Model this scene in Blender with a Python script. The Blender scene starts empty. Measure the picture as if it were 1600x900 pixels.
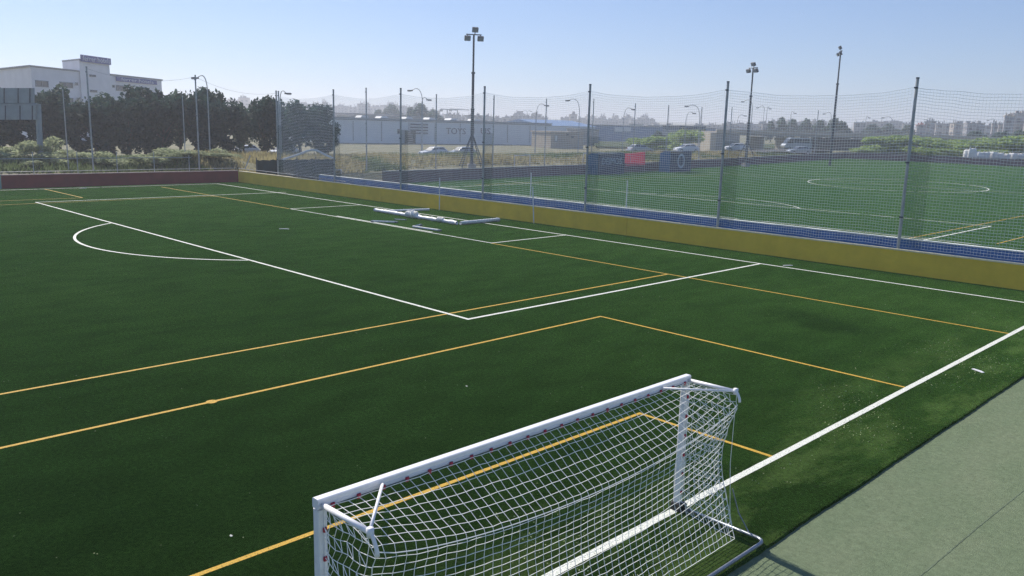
import bpy, math, random
from math import sin, cos, pi, radians, hypot, atan2, sqrt
from mathutils import Vector, Matrix, noise
rng = random.Random(11)
scene = bpy.context.scene
COL = scene.collection

# ------------------------------------------------------------------ camera
CAM = Vector((37.272, -31.926, 5.4256)); YAW, PIT, ROL, FOC = 2.35671, -0.192277, 0.026962, 1300.65
_f = Vector((cos(YAW)*cos(PIT), sin(YAW)*cos(PIT), sin(PIT)))
_r0 = _f.cross(Vector((0, 0, 1))).normalized(); _u0 = _r0.cross(_f)
_r = _r0*cos(ROL) + _u0*sin(ROL); _u = -_r0*sin(ROL) + _u0*cos(ROL)
cd = bpy.data.cameras.new('camera'); cam = bpy.data.objects.new('camera', cd); COL.objects.link(cam)
cd.sensor_width = 36; cd.lens = 36*FOC/1600; cd.clip_start = 0.1; cd.clip_end = 9000
M = Matrix((_r, _u, -_f)).transposed().to_4x4(); M.translation = CAM
cam.matrix_world = M; scene.camera = cam

def ray(px, py): return _f + _r*((px-800)/FOC) + _u*((450-py)/FOC)
def at(px, py, dist):
    "the point seen at (px, py) that stands at this distance over ground"
    d = ray(px, py); return CAM + d*(dist/hypot(d.x, d.y))
def on_ground(px, py, z=0.0):
    d = ray(px, py); return CAM + d*((z-CAM.z)/d.z)
def on_x(px, py, x):
    d = ray(px, py); return CAM + d*((x-CAM.x)/d.x)

# ------------------------------------------------------------------ light
SUN_AZ, SUN_EL = radians(173), radians(41)      # azimuth from +X, counter-clockwise
w = bpy.data.worlds.new('World'); scene.world = w; w.use_nodes = True
nt = w.node_tree; bg = nt.nodes['Background']
sky = nt.nodes.new('ShaderNodeTexSky'); sky.sky_type = 'NISHITA'; sky.sun_disc = False
sky.sun_elevation = SUN_EL; sky.sun_rotation = pi/2 - SUN_AZ
sky.air_density = 1.0; sky.dust_density = 0.15; sky.ozone_density = 1.8; sky.altitude = 30
gm_ = nt.nodes.new('ShaderNodeGamma'); gm_.inputs[1].default_value = 0.76           # softer contrast between the sun side and the far side of the sky
tn_ = nt.nodes.new('ShaderNodeMix'); tn_.data_type = 'RGBA'; tn_.blend_type = 'MULTIPLY'; tn_.inputs[0].default_value = 1.0
tn_.inputs[7].default_value = (0.67, 0.85, 1.20, 1)
nt.links.new(sky.outputs[0], gm_.inputs[0]); nt.links.new(gm_.outputs[0], tn_.inputs[6]); nt.links.new(tn_.outputs[2], bg.inputs[0]); bg.inputs[1].default_value = 0.103
sl = bpy.data.lights.new('sun', 'SUN'); sl.energy = 4.0; sl.angle = radians(0.5); sl.color = (1, .93, .81)
so = bpy.data.objects.new('sun', sl); COL.objects.link(so)
sd = Vector((cos(SUN_AZ)*cos(SUN_EL), sin(SUN_AZ)*cos(SUN_EL), sin(SUN_EL)))
so.rotation_euler = sd.to_track_quat('Z', 'Y').to_euler(); so.location = (0, 0, 60)
scene.view_settings.view_transform = 'Standard'; scene.view_settings.look = 'None'
scene.view_settings.exposure = 0.56; scene.view_settings.gamma = 1.0
scene.view_settings.use_curve_mapping = False
scene.render.engine = 'CYCLES'
scene.cycles.use_denoising = True; scene.cycles.denoising_prefilter = 'NONE'; scene.cycles.denoising_input_passes = 'RGB_ALBEDO_NORMAL'
scene.cycles.max_bounces = 5; scene.cycles.transparent_max_bounces = 8; scene.cycles.volume_bounces = 2

# ------------------------------------------------------------------ materials
def mat(name, col, rough=.7, var=.0, scale=4., bump=0., bscale=40., metal=0., spec=.5, col2=None, coord='Object', stretch=None):
    m = bpy.data.materials.new(name); m.use_nodes = True; t = m.node_tree; b = t.nodes['Principled BSDF']
    b.inputs['Roughness'].default_value = rough; b.inputs['Metallic'].default_value = metal
    b.inputs['Specular IOR Level'].default_value = spec
    b.inputs['Base Color'].default_value = (*col, 1)
    if var or bump or col2:
        tc = t.nodes.new('ShaderNodeTexCoord'); src = tc.outputs[coord]
        if stretch:
            mp = t.nodes.new('ShaderNodeMapping'); mp.inputs['Scale'].default_value = stretch
            t.links.new(src, mp.inputs[0]); src = mp.outputs[0]
    if var or col2:
        n = t.nodes.new('ShaderNodeTexNoise'); n.inputs['Scale'].default_value = scale; n.inputs['Detail'].default_value = 6
        n.inputs['Roughness'].default_value = .65
        t.links.new(src, n.inputs['Vector'])
        r = t.nodes.new('ShaderNodeValToRGB'); t.links.new(n.outputs[0], r.inputs[0])
        r.color_ramp.elements[0].position = .32; r.color_ramp.elements[1].position = .68
        a = col if col2 else tuple(c*(1-var) for c in col); c2 = col2 or tuple(min(1, c*(1+var)) for c in col)
        r.color_ramp.elements[0].color = (*a, 1); r.color_ramp.elements[1].color = (*c2, 1)
        t.links.new(r.outputs[0], b.inputs['Base Color'])
    if bump:
        n2 = t.nodes.new('ShaderNodeTexNoise'); n2.inputs['Scale'].default_value = bscale; n2.inputs['Detail'].default_value = 4
        t.links.new(src, n2.inputs['Vector'])
        bp = t.nodes.new('ShaderNodeBump'); bp.inputs['Strength'].default_value = bump; bp.inputs['Distance'].default_value = .05
        t.links.new(n2.outputs[0], bp.inputs['Height']); t.links.new(bp.outputs[0], b.inputs['Normal'])
    return m

STAIN = on_ground(1285, 503)
def turf_mat(name, ca, cb, cc, sheen, worn=True, soft=1.):
    "short artificial grass: three scales of colour noise, blade-sized bump, grazing sheen, worn band beside the touchline"
    m = bpy.data.materials.new(name); m.use_nodes = True; t = m.node_tree; N = t.nodes; L = t.links; b = N['Principled BSDF']
    tc = N.new('ShaderNodeTexCoord'); P = tc.outputs['Object']
    def nz(scale, det=5, st=None, ro=.6):
        n = N.new('ShaderNodeTexNoise'); n.inputs['Scale'].default_value = scale; n.inputs['Detail'].default_value = det; n.inputs['Roughness'].default_value = ro
        if st:
            mp = N.new('ShaderNodeMapping'); mp.inputs['Scale'].default_value = st; L.new(P, mp.inputs[0]); L.new(mp.outputs[0], n.inputs['Vector'])
        else: L.new(P, n.inputs['Vector'])
        return n.outputs[0]
    def ramp(src, p0, p1, c0, c1):
        r = N.new('ShaderNodeValToRGB'); L.new(src, r.inputs[0]); e = r.color_ramp.elements
        e[0].position = p0; e[1].position = p1; e[0].color = (*c0, 1); e[1].color = (*c1, 1); return r.outputs[0]
    def mix(fac, a, c, mode='MIX'):
        x = N.new('ShaderNodeMix'); x.data_type = 'RGBA'; x.blend_type = mode
        if isinstance(fac, float): x.inputs[0].default_value = fac
        else: L.new(fac, x.inputs[0])
        for s, v in ((6, a), (7, c)):
            if isinstance(v, tuple): x.inputs[s].default_value = (*v, 1)
            else: L.new(v, x.inputs[s])
        return x.outputs[2]
    def math_(op, a, c):
        x = N.new('ShaderNodeMath'); x.operation = op
        for i, v in ((0, a), (1, c)):
            if isinstance(v, (int, float)): x.inputs[i].default_value = v
            else: L.new(v, x.inputs[i])
        return x.outputs[0]
    big = nz(.11, 4); mid = nz(1.3, 6, (1, .45, 1)); fine = nz(70, 3, None, .8); clump = nz(14, 5)
    c = ramp(big, .35, .65, ca, cb)
    c = mix(ramp(mid, .42, .72, (0, 0, 0), (.75,)*3), c, cc)
    if worn:
        sx = N.new('ShaderNodeSeparateXYZ'); L.new(P, sx.inputs[0])
        d = math_('ABSOLUTE', math_('SUBTRACT', sx.outputs[0], 31.9), 0)
        band = math_('MAXIMUM', math_('SUBTRACT', 1.0, math_('MULTIPLY', d, .33)), 0)
        wn = nz(.75, 6, (1.3, .5, 1), .7)
        wf = math_('MULTIPLY', band, ramp(wn,   .47, .6, (0, 0, 0), (1, 1, 1)))
        c = mix(math_('MULTIPLY', wf, .85), c, (.05, .075, .022))
        fl = ramp(nz(55, 2, None, .5), .66, .74, (0, 0, 0), (1, 1, 1))
        c = mix(math_('MULTIPLY', fl, math_('ADD', math_('MULTIPLY', band, .42), .05)), c, (.30, .34, .2))
    stain = None
    if worn:
        mp = N.new('ShaderNodeMapping'); mp.inputs['Location'].default_value = (-STAIN.x/2.6, -STAIN.y/1.5, 0); mp.inputs['Scale'].default_value = (1/2.6, 1/1.5, 0); L.new(P, mp.inputs[0])
        vl = N.new('ShaderNodeVectorMath'); vl.operation = 'LENGTH'; L.new(mp.outputs[0], vl.inputs[0])
        stain = ramp(math_('ADD', vl.outputs['Value'], math_('MULTIPLY', math_('SUBTRACT', nz(.7, 5), .5), 1.6)), .25, 1.15, (.62, .65, .68), (1, 1, 1))
        c = mix(1.0, c, stain, 'MULTIPLY')
    c = mix(.75*soft, c, ramp(clump, .3, .7, (.62,)*3, (1.38,)*3), 'MULTIPLY')
    c = mix(.8*soft, c, ramp(fine, .3, .72, (.35,)*3, (1.65,)*3), 'MULTIPLY')
    L.new(c, b.inputs['Base Color'])
    b.inputs['Roughness'].default_value = .5; b.inputs['Specular IOR Level'].default_value = .0
    b.inputs['Sheen Weight'].default_value = sheen; b.inputs['Sheen Roughness'].default_value = .28
    st = mix(.9, (.345, .75, .14), ramp(fine, .3, .7, (.35,)*3, (1.6,)*3), 'MULTIPLY')
    st = mix(.8, st, ramp(clump, .3, .7, (.6,)*3, (1.4,)*3), 'MULTIPLY')
    st = mix(.7, st, ramp(mid, .3, .7, (.72,)*3, (1.28,)*3), 'MULTIPLY')
    st = mix(.8, st, ramp(big, .3, .7, (.8, .86, .8), (1.2, 1.14, 1.1)), 'MULTIPLY')
    if stain: st = mix(1.0, st, stain, 'MULTIPLY')
    L.new(st, b.inputs['Sheen Tint'])
    bp = N.new('ShaderNodeBump'); bp.inputs['Strength'].default_value = .55; bp.inputs['Distance'].default_value = .03
    h = math_('ADD', fine, math_('MULTIPLY', clump, .6)); L.new(h, bp.inputs['Height']); L.new(bp.outputs[0], b.inputs['Normal'])
    return m

def paint_mat(name, c):
    "sprayed line on plastic grass: blades of green show through at random"
    m = mat(name, c, .75, bump=.5, bscale=80); t = m.node_tree; b = t.nodes['Principled BSDF']
    tc = t.nodes.new('ShaderNodeTexCoord'); n = t.nodes.new('ShaderNodeTexNoise'); n.inputs['Scale'].default_value = 45; n.inputs['Detail'].default_value = 4
    t.links.new(tc.outputs['Object'], n.inputs['Vector'])
    r = t.nodes.new('ShaderNodeValToRGB'); t.links.new(n.outputs[0], r.inputs[0])
    r.color_ramp.elements[0].position = .34; r.color_ramp.elements[1].position = .47
    r.color_ramp.elements[0].color = (c[0]*.35, c[1]*.45, c[2]*.35, 1); r.color_ramp.elements[1].color = (*c, 1)
    t.links.new(r.outputs[0], b.inputs['Base Color']); return m

def window_wall(name, wall, win, sx, sz):
    "rows of small dark openings on a far facade"
    m = bpy.data.materials.new(name); m.use_nodes = True; t = m.node_tree; b = t.nodes['Principled BSDF']
    tc = t.nodes.new('ShaderNodeTexCoord'); mp = t.nodes.new('ShaderNodeMapping'); t.links.new(tc.outputs['Object'], mp.inputs[0])
    sp = t.nodes.new('ShaderNodeSeparateXYZ'); t.links.new(mp.outputs[0], sp.inputs[0])
    def m2(op, a, c):
        x = t.nodes.new('ShaderNodeMath'); x.operation = op
        for i, v in ((0, a), (1, c)):
            if isinstance(v, (int, float)): x.inputs[i].default_value = v
            else: t.links.new(v, x.inputs[i])
        return x.outputs[0]
    h = m2('ADD', sp.outputs[0], sp.outputs[1])
    fx = m2('FRACT', m2('DIVIDE', h, sx), 0); fz = m2('FRACT', m2('DIVIDE', sp.outputs[2], sz), 0)
    k = m2('MULTIPLY', m2('LESS_THAN', m2('ABSOLUTE', m2('SUBTRACT', fx, .5), 0), .24), m2('LESS_THAN', m2('ABSOLUTE', m2('SUBTRACT', fz, .55), 0), .22))
    x = t.nodes.new('ShaderNodeMix'); x.data_type = 'RGBA'; t.links.new(k, x.inputs[0])
    x.inputs[6].default_value = (*wall, 1); x.inputs[7].default_value = (*win, 1)
    t.links.new(x.outputs[2], b.inputs['Base Color']); b.inputs['Roughness'].default_value = .8
    return m

MT = dict(
    turf=turf_mat('pitch_turf', (.0020, .0058, .0008), (.0028, .0074, .0010), (.0055, .0125, .0025), .68),
    turf_b=turf_mat('second_turf', (.013, .036, .012), (.016, .041, .012), (.022, .05, .017), .5, False),
    turf_old=turf_mat('faded_turf', (.16, .205, .125), (.175, .22, .135), (.20, .235, .15), .02, False, .55),
    white_line=paint_mat('white_line', (.84, .84, .76)), yellow_line=paint_mat('yellow_line', (.64, .375, .028)),
    white_paint=mat('white_paint', (.86, .85, .86), .4, .06, 7), white_dirty=mat('white_dirty', (.72, .74, .74), .5, .22, 9),
    red_clip=mat('red_clip', (.42, .02, .05), .4), black_rub=mat('black_rubber', (.02, .02, .02), .6),
    galv=mat('galvanised', (.27, .29, .32), .38, .15, 5, metal=.75), galv_dark=mat('dark_steel', (.09, .1, .115), .55, .2, 3, metal=.3),
    pole=mat('pole_steel', (.42, .43, .43), .5, .25, 2, metal=.4), pole_pale=mat('pale_steel', (.42, .44, .45), .5, .15, 3, metal=.4),
    net=mat('net_cord', (.93, .92, .88), .7), net_far=mat('fence_cord', (.86, .89, .87), .7), net_dark=mat('dark_cord', (.07, .12, .09), .8),
    yellow_wall=mat('yellow_wall', (.92, .60, .05), .75, .1, .7, .25, 22), red_wall=mat('red_wall', (.21, .022, .02), .75, .2, .9, .25, 22),
    blue_wall=mat('blue_wall', (.045, .16, .48), .7, .2, 1.2, .2, 22), cream=mat('cream_cap', (.86, .73, .42), .7, .15, 3), pink_cap=mat('pink_cap', (.5, .33, .3), .7, .2, 3),
    white_cap=mat('white_cap', (.75, .76, .74), .7, .1, 3), green_wall=mat('pale_green_wall', (.2, .33, .3), .7, .15, 2),
    maroon=mat('maroon_wall', (.17, .10, .11), .8, .22, .8, .2, 18),
    ground=mat('dry_ground', (.085, .095, .042), .95, scale=.28, col2=(.21, .185, .10), bump=.8, bscale=3),
    asphalt=mat('asphalt', (.055, .056, .06), .85, .25, 2, .3, 30), earth=mat('earth', (.12, .085, .055), .95, .35, 1.2, .9, 5),
    pine=mat('pine_leaf', (.032, .07, .058), .75, .35, .5), pine2=mat('pine_leaf_pale', (.07, .12, .085), .75, .35, .6),
    bush=mat('bush_leaf', (.36, .40, .24), .8, .3, .8), bush_green=mat('green_bush_leaf', (.30, .40, .14), .8, .3, .6),
    grass=mat('dry_grass', (.34, .30, .16), .9, .35, .5), grass_green=mat('green_grass', (.12, .16, .07), .9, .3, .5),
    bark=mat('bark', (.075, .06, .05), .95, .3, 4), tarp=mat('dark_tarp', (.012, .028, .03), .7, .3, 1),
    white_render=mat('white_render', (.80, .78, .78), .85, .06, .4), pale_render=mat('pale_render', (.62, .54, .52), .85, .06, .5),
    glass=mat('window_glass', (.05, .06, .07), .15, spec=.6), grey_shutter=mat('grey_shutter', (.2, .21, .22), .6, .1, 3),
    sign_blue=mat('sign_blue', (.035, .055, .27), .5), sign_white=mat('sign_letter', (.62, .64, .74), .5), sign_red=mat('faded_letter', (.2, .17, .2), .6),
    shed_grey=mat('warehouse_cladding', (.70, .74, .76), .6, .06, .3), shed_blue=mat('blue_cladding', (.22, .30, .43), .6, .1, .4), shed_base=mat('warehouse_base', (.09, .125, .17), .7, .15, .5),
    roof_white=mat('white_roof', (.75, .68, .66), .7, .08, .3), roof_blue=mat('blue_roof', (.16, .26, .44), .5, .15, .5), roof_grey=mat('grey_roof', (.3, .3, .31), .8, .15, .5),
    stone=mat('beige_stone', (.42, .36, .29), .85, .15, .6), concrete=mat('concrete', (.36, .34, .31), .85, .15, .6), concrete_lit=mat('sunlit_concrete', (.55, .48, .38), .85, .1, .8),  # concrete_lit is the same concrete with sunlight painted into its colour
    navy=mat('navy_panel', (.012, .035, .10), .55, .2, 1.2), navy_pale=mat('blue_panel', (.04, .17, .33), .55, .1, 2), pink_red=mat('red_banner', (.86, .20, .26), .6, .06, 1),
    letter_pale=mat('pale_print', (.5, .55, .62), .6), tyre=mat('tyre', (.02, .02, .02), .8), rim=mat('rim', (.5, .5, .52), .4, metal=.6),
    car_white=mat('car_white', (.78, .78, .78), .25, spec=.6), car_silver=mat('car_silver', (.42, .44, .46), .3, metal=.5), car_red=mat('car_red', (.45, .05, .05), .3),
    lamp_glass=mat('lamp_glass', (.3, .34, .38), .3), bag=mat('bulk_bag', (.72, .71, .70), .85, .12, 2, .6, 6), hoard=mat('hoarding_back', (.32, .36, .37), .8, .15, 1),
    hill=mat('hill', (.10, .14, .17), 1., .2, .004), sand=mat('sand_bank', (.40, .31, .2), .95, .2, .8), brick_red=mat('red_block', (.5, .22, .18), .85, .1, .3),
    sign_yellow=mat('sign_yellow', (.55, .45, .12), .6),
)
def leafy(m, k):
    t = m.node_tree; b = t.nodes['Principled BSDF']; tr = t.nodes.new('ShaderNodeBsdfTranslucent'); mx = t.nodes.new('ShaderNodeMixShader'); mx.inputs[0].default_value = k
    lk = b.inputs['Base Color'].links
    if lk: t.links.new(lk[0].from_socket, tr.inputs[0])
    t.links.new(b.outputs[0], mx.inputs[1]); t.links.new(tr.outputs[0], mx.inputs[2]); t.links.new(mx.outputs[0], t.nodes['Material Output'].inputs[0]); b.inputs['Specular IOR Level'].default_value = .15
for k_, v_ in (('pine', .35), ('pine2', .35), ('bush', .5), ('bush_green', .5), ('grass', .5), ('grass_green', .5), ('pink_red', .3)): leafy(MT[k_], v_)
CITY = [window_wall('city_wall_a', (.36, .33, .33), (.10, .10, .12), 3.4, 3.1), window_wall('city_wall_b', (.42, .37, .34), (.12, .11, .12), 4.2, 3.3),
        window_wall('city_wall_c', (.27, .27, .30), (.08, .08, .10), 3.0, 3.0), window_wall('city_wall_d', (.50, .46, .43), (.14, .13, .14), 3.8, 3.2)]

# ------------------------------------------------------------------ mesh helpers
class MB:
    def __init__(s): s.v = []; s.f = []
    def quad(s, a, b, c, d): n = len(s.v); s.v += [tuple(a), tuple(b), tuple(c), tuple(d)]; s.f.append((n, n+1, n+2, n+3)); return s
    def box(s, c, size, rz=0., bev=0., tilt=None):
        "box centred on c; bev chops the four upright edges and the top rim"
        hx, hy, hz = size[0]/2, size[1]/2, size[2]/2; R = Matrix.Rotation(rz, 3, 'Z')
        if tilt: R = R @ Matrix.Rotation(tilt[1], 3, tilt[0])
        C = Vector(c); n = len(s.v)
        if bev > 0:
            b = min(bev, hx*.9, hy*.9, hz*.9)
            def ringo(i, z): return [Vector(p) for p in ((-hx+b+i, -hy+i, z), (hx-b-i, -hy+i, z), (hx-i, -hy+b+i, z), (hx-i, hy-b-i, z), (hx-b-i, hy-i, z), (-hx+b+i, hy-i, z), (-hx+i, hy-b-i, z), (-hx+i, -hy+b+i, z))]
            rings = [ringo(0, -hz), ringo(0, hz-b), ringo(b*.6, hz)]
            for rg in rings: s.v += [tuple(C + R @ p) for p in rg]
            s.f.append(tuple(n+i for i in reversed(range(8)))); s.f.append(tuple(n+16+i for i in range(8)))
            for k in (0, 1):
                for i in range(8): j = (i+1) % 8; s.f.append((n+8*k+i, n+8*k+j, n+8*k+8+j, n+8*k+8+i))
            return s
        s.v += [tuple(C + R @ Vector((x*hx, y*hy, z*hz))) for z in (-1, 1) for x, y in ((-1, -1), (1, -1), (1, 1), (-1, 1))]
        s.f += [tuple(n+i for i in q) for q in ((3, 2, 1, 0), (4, 5, 6, 7), (0, 1, 5, 4), (1, 2, 6, 5), (2, 3, 7, 6), (3, 0, 4, 7))]
        return s
    def tube(s, pts, r, seg=6, cap=True, r2=None):
        pts = [Vector(p) for p in pts]; n0 = len(s.v); k = len(pts)
        up = None
        for i, p in enumerate(pts):
            d = (pts[min(i+1, k-1)] - pts[max(i-1, 0)]); d = d.normalized() if d.length > 1e-9 else Vector((0, 0, 1))
            if up is None: up = Vector((0, 0, 1)) if abs(d.z) < .9 else Vector((1, 0, 0))
            a = d.cross(up); a = a.normalized() if a.length > 1e-6 else d.orthogonal().normalized(); b = d.cross(a).normalized()
            rr = r if r2 is None else r + (r2-r)*i/max(1, k-1)
            for j in range(seg): t = 2*pi*j/seg + pi/4; s.v.append(tuple(p + a*(rr*cos(t)) + b*(rr*sin(t))))
        for i in range(k-1):
            for j in range(seg): jj = (j+1) % seg; s.f.append((n0+i*seg+j, n0+i*seg+jj, n0+(i+1)*seg+jj, n0+(i+1)*seg+j))
        if cap: s.f.append(tuple(n0+j for j in reversed(range(seg)))); s.f.append(tuple(n0+(k-1)*seg+j for j in range(seg)))
        return s
    def prism(s, prof, y0, y1, xf=lambda p: p):
        "profile of (x, z) points pushed from y0 to y1"
        n = len(s.v); k = len(prof)
        for y in (y0, y1): s.v += [tuple(xf(Vector((x, y, z)))) for x, z in prof]
        s.f.append(tuple(n+i for i in range(k))); s.f.append(tuple(n+k+i for i in reversed(range(k))))
        for i in range(k): j = (i+1) % k; s.f.append((n+j, n+i, n+k+i, n+k+j))
        return s
    def build(s, name, m, parent=None, smooth=False):
        me = bpy.data.meshes.new(name); me.from_pydata(s.v, [], s.f); me.update()
        if m: me.materials.append(MT[m] if isinstance(m, str) else m)
        if smooth:
            for p in me.polygons: p.use_smooth = True
        o = bpy.data.objects.new(name, me); COL.objects.link(o)
        if parent: o.parent = parent
        return o
def tag(o, label, cat, group=None):
    o['label'] = label; o['category'] = cat
    if group: o['group'] = group
    return o
def struct(o): o['kind'] = 'structure'; return o
def stuff(o, label=None):
    o['kind'] = 'stuff'
    if label: o['label'] = label
    return o
def thing(name, label, cat, loc=(0, 0, 0), rz=0., group=None):
    o = bpy.data.objects.new(name, None); COL.objects.link(o); o.location = loc; o.rotation_euler.z = rz
    o.empty_display_size = .2
    return tag(o, label, cat, group)
def dup(root, loc=None, rz=None, label=None, group=None, scale=None):
    r = root.copy(); COL.objects.link(r)
    if loc is not None: r.location = loc
    if rz is not None: r.rotation_euler.z = rz
    if scale: r.scale = scale if not isinstance(scale, (int, float)) else (scale,)*3
    if label: r['label'] = label
    if group: r['group'] = group
    for ch in list(root.children):
        c = ch.copy(); COL.objects.link(c); c.parent = r
        for g in ch.children: d = g.copy(); COL.objects.link(d); d.parent = c
    return r
def text_mesh(name, body, size, m, parent, loc, rot, depth=.02, squash=1.):
    cu = bpy.data.curves.new(name, 'FONT'); cu.body = body; cu.size = size; cu.extrude = depth; cu.resolution_u = 2
    cu.align_x = 'CENTER'; cu.align_y = 'CENTER'
    tmp = bpy.data.objects.new('tmp', cu); COL.objects.link(tmp)
    me = bpy.data.meshes.new_from_object(tmp.evaluated_get(bpy.context.evaluated_depsgraph_get()))
    bpy.data.objects.remove(tmp); me.name = name; me.materials.clear(); me.materials.append(MT[m])
    o = bpy.data.objects.new(name, me); COL.objects.link(o); o.parent = parent; o.location = loc; o.rotation_euler = rot; o.scale = (squash, 1, 1)
    return o

# ------------------------------------------------------------------ terrain
def ramp_z(y): return 1.2*max(0., min(1., (y-55)/66))**1.2
def smooth01(t): t = max(0., min(1., t)); return t*t*(3-2*t)
def H(x, y):
    "height of the land: pitches in a shallow tray, a bank round them, then gently rising country"
    d = hypot(max(0., -31.7-x), max(0., y-121.3)); e = ramp_z(y)
    if d <= 0 and x < 80: return e - .12
    if x >= 80: d = max(d, min(60, x-80))
    far = max(0., hypot(x-37, y+32) - 230)
    return e*(1-smooth01(d/30)) + .45 + .9*smooth01(d/8) - .7*smooth01((d-10)/14) + .0118*far + 1.1*math.exp(-((x+36.2)/2.2)**2 - ((y-1.8)/3.6)**4) + .5*math.exp(-((x+46)/3.)**2 - ((y-12)/8)**4) + .22*noise.noise((x*.05, y*.05, 3))*min(1, d/8)
def axis(marks, lo, hi):
    out = []; a = lo
    for stop, step in marks:
        while a < stop - 1e-6: out.append(a); a += step
        a = stop
    out.append(hi); return out
xs = [-3400, -2800, -2300, -1900, -1500, -1200, -950, -750, -600, -480, -390, -320, -270, -230, -200] + axis([(-110, 8), (-60, 4), (-34, 2), (-31.9, .7), (-31.6, .3), (80, 9), (120, 20)], -200, 120)[1:] + [200, 400, 800, 1600, 3400]
ys = [-3400, -1600, -800, -400, -200] + axis([(-60, 30), (-20, 6), (120, 4), (121.2, .6), (121.7, .5), (160, 3), (240, 8)], -200, 240)[1:] + [290, 350, 430, 520, 640, 800, 1000, 1250, 1600, 2000, 2600, 3400]
g = MB(); nx = len(xs)
for y in ys:
    for x in xs: g.v.append((x, y, H(x, y)))
for j in range(len(ys)-1):
    for i in range(nx-1): a = j*nx+i; g.f.append((a, a+1, a+nx+1, a+nx))
struct(g.build('ground', 'ground', smooth=True))

# turf sheets -------------------------------------------------------
EDGE = 32.46
def edge_x(y): return EDGE + .02*noise.noise((y*.6, 0, 0)) + .012*noise.noise((y*5.3, 4, 0)) + .008*noise.noise((y*19., 9, 0))
t = MB(); yy = [-75 + i*1.0 for i in range(36)] + [-39 + i*.08 for i in range(521)]
n = 0
for y in yy:
    y = min(y, 2.56); ex = edge_x(y); t.v += [(-31.38, y, 0), (ex, y, 0), (ex+.012, y, -.045)]
for i in range(len(yy)-1):
    a = i*3; t.f += [(a, a+1, a+4, a+3), (a+1, a+2, a+5, a+4)]
struct(t.build('pitch_turf', 'turf'))
struct(MB().quad((32.3, -75, -.042), (64, -75, -.042), (64, 2.56, -.042), (32.3, 2.56, -.042)).build('faded_turf_path', 'turf_old'))
t = MB(); yb = [3.0] + [5+i*4 for i in range(30)]
def side_x(y): return -24.4 - 5.6*min(1, max(0, (y-13)/60.))**.75
for y in yb: t.v += [(side_x(y)-.3, y, ramp_z(y)-.004), (70, y, ramp_z(y)-.004)]
for i in range(len(yb)-1): a = i*2; t.f.append((a, a+1, a+3, a+2))
struct(t.build('second_pitch_turf', 'turf_b'))

# tufts along the ragged turf edge
tf = MB()
for i in range(2600):
    y = rng.uniform(-31, -5); x = edge_x(y) + rng.uniform(-.05, .012); a = rng.uniform(0, 2*pi); h = rng.uniform(.02, .045); wd = .006
    dx, dy = cos(a)*wd, sin(a)*wd; lx, ly = rng.uniform(-.02, .03), rng.uniform(-.02, .02); n = len(tf.v)
    tf.v += [(x-dx, y-dy, -.02), (x+dx, y+dy, -.02), (x+lx, y+ly, h*.6)]; tf.f.append((n, n+1, n+2))
stuff(tf.build('grass_fringe', 'turf'))

# pale stray fibres lying in the pile, thickest in the worn band beside the touchline
fb_ = MB()
for i in range(13000):
    if i < 9000:
        y = rng.uniform(-27, 2); x = rng.gauss(31.2, 1.1)
        if x > 32.4 or noise.noise((x*.55, y*.35, 2.)) + .35*noise.noise((x*1.9, y*1.4, 6.)) < rng.uniform(-.05, .35): continue
    else:
        x = rng.uniform(2, 32); y = rng.uniform(-40, 1)
        if rng.random() < .6: continue
    s_ = rng.uniform(.010, .032); a = rng.uniform(0, 2*pi); n = len(fb_.v); h = rng.uniform(.004, .02)
    fb_.v += [(x, y, .001), (x+s_*cos(a), y+s_*sin(a), .001+h*.3), (x+s_*.7*cos(a+.8), y+s_*.7*sin(a+.8), h)]; fb_.f.append((n, n+1, n+2))
stuff(fb_.build('stray_fibres', mat('stray_fibre', (.34, .40, .20), .8, .3, 3)))

pa = [on_ground(px, py, -.042) for px, py in ((1640, 735), (1590, 774), (1530, 822), (1475, 869), (1420, 915))]; sm = MB()
for i in range(len(pa)-1):
    for q in range(24):
        a, b_ = pa[i].lerp(pa[i+1], q/24), pa[i].lerp(pa[i+1], (q+1)/24); d = (b_-a).normalized(); nrm = Vector((-d.y, d.x, 0)); w0 = .009+.008*noise.noise((a.x*9, a.y*9, 0)); w1 = .009+.008*noise.noise((b_.x*9, b_.y*9, 0))
        sm.quad(a-nrm*w0+Vector((0, 0, .004)), a+nrm*w0+Vector((0, 0, .004)), b_+nrm*w1+Vector((0, 0, .004)), b_-nrm*w1+Vector((0, 0, .004)))
struct(sm.build('path_seam', mat('seam', (.11, .145, .088), .9, .4, 12)))

# painted lines --------------------------------------------------------
def line(mb, a, b, wd, z=.004, fz=None, seg=1):
    a = Vector((*a, 0)); b = Vector((*b, 0)); d = (b-a).normalized(); p = Vector((-d.y, d.x, 0))*wd/2
    seg = max(seg, min(400, int((b-a).length/.22)))
    def wob(q, sgn): return p*(1 + .05*noise.noise((q.x*2.1+sgn*7, q.y*2.1, 3.)) + .07*noise.noise((q.x*9+sgn*5, q.y*9, 1.))) + p*.06*noise.noise((q.x*.35, q.y*.35, 8.))*sgn
    for k in range(seg):
        q0 = a + (b-a)*k/seg; q1 = a + (b-a)*(k+1)/seg
        z0 = z + (fz(q0.y) if fz else 0); z1 = z + (fz(q1.y) if fz else 0)
        mb.quad(q0-wob(q0, -1)+Vector((0, 0, z0)), q0+wob(q0, 1)+Vector((0, 0, z0)), q1+wob(q1, 1)+Vector((0, 0, z1)), q1-wob(q1, -1)+Vector((0, 0, z1)))
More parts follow.
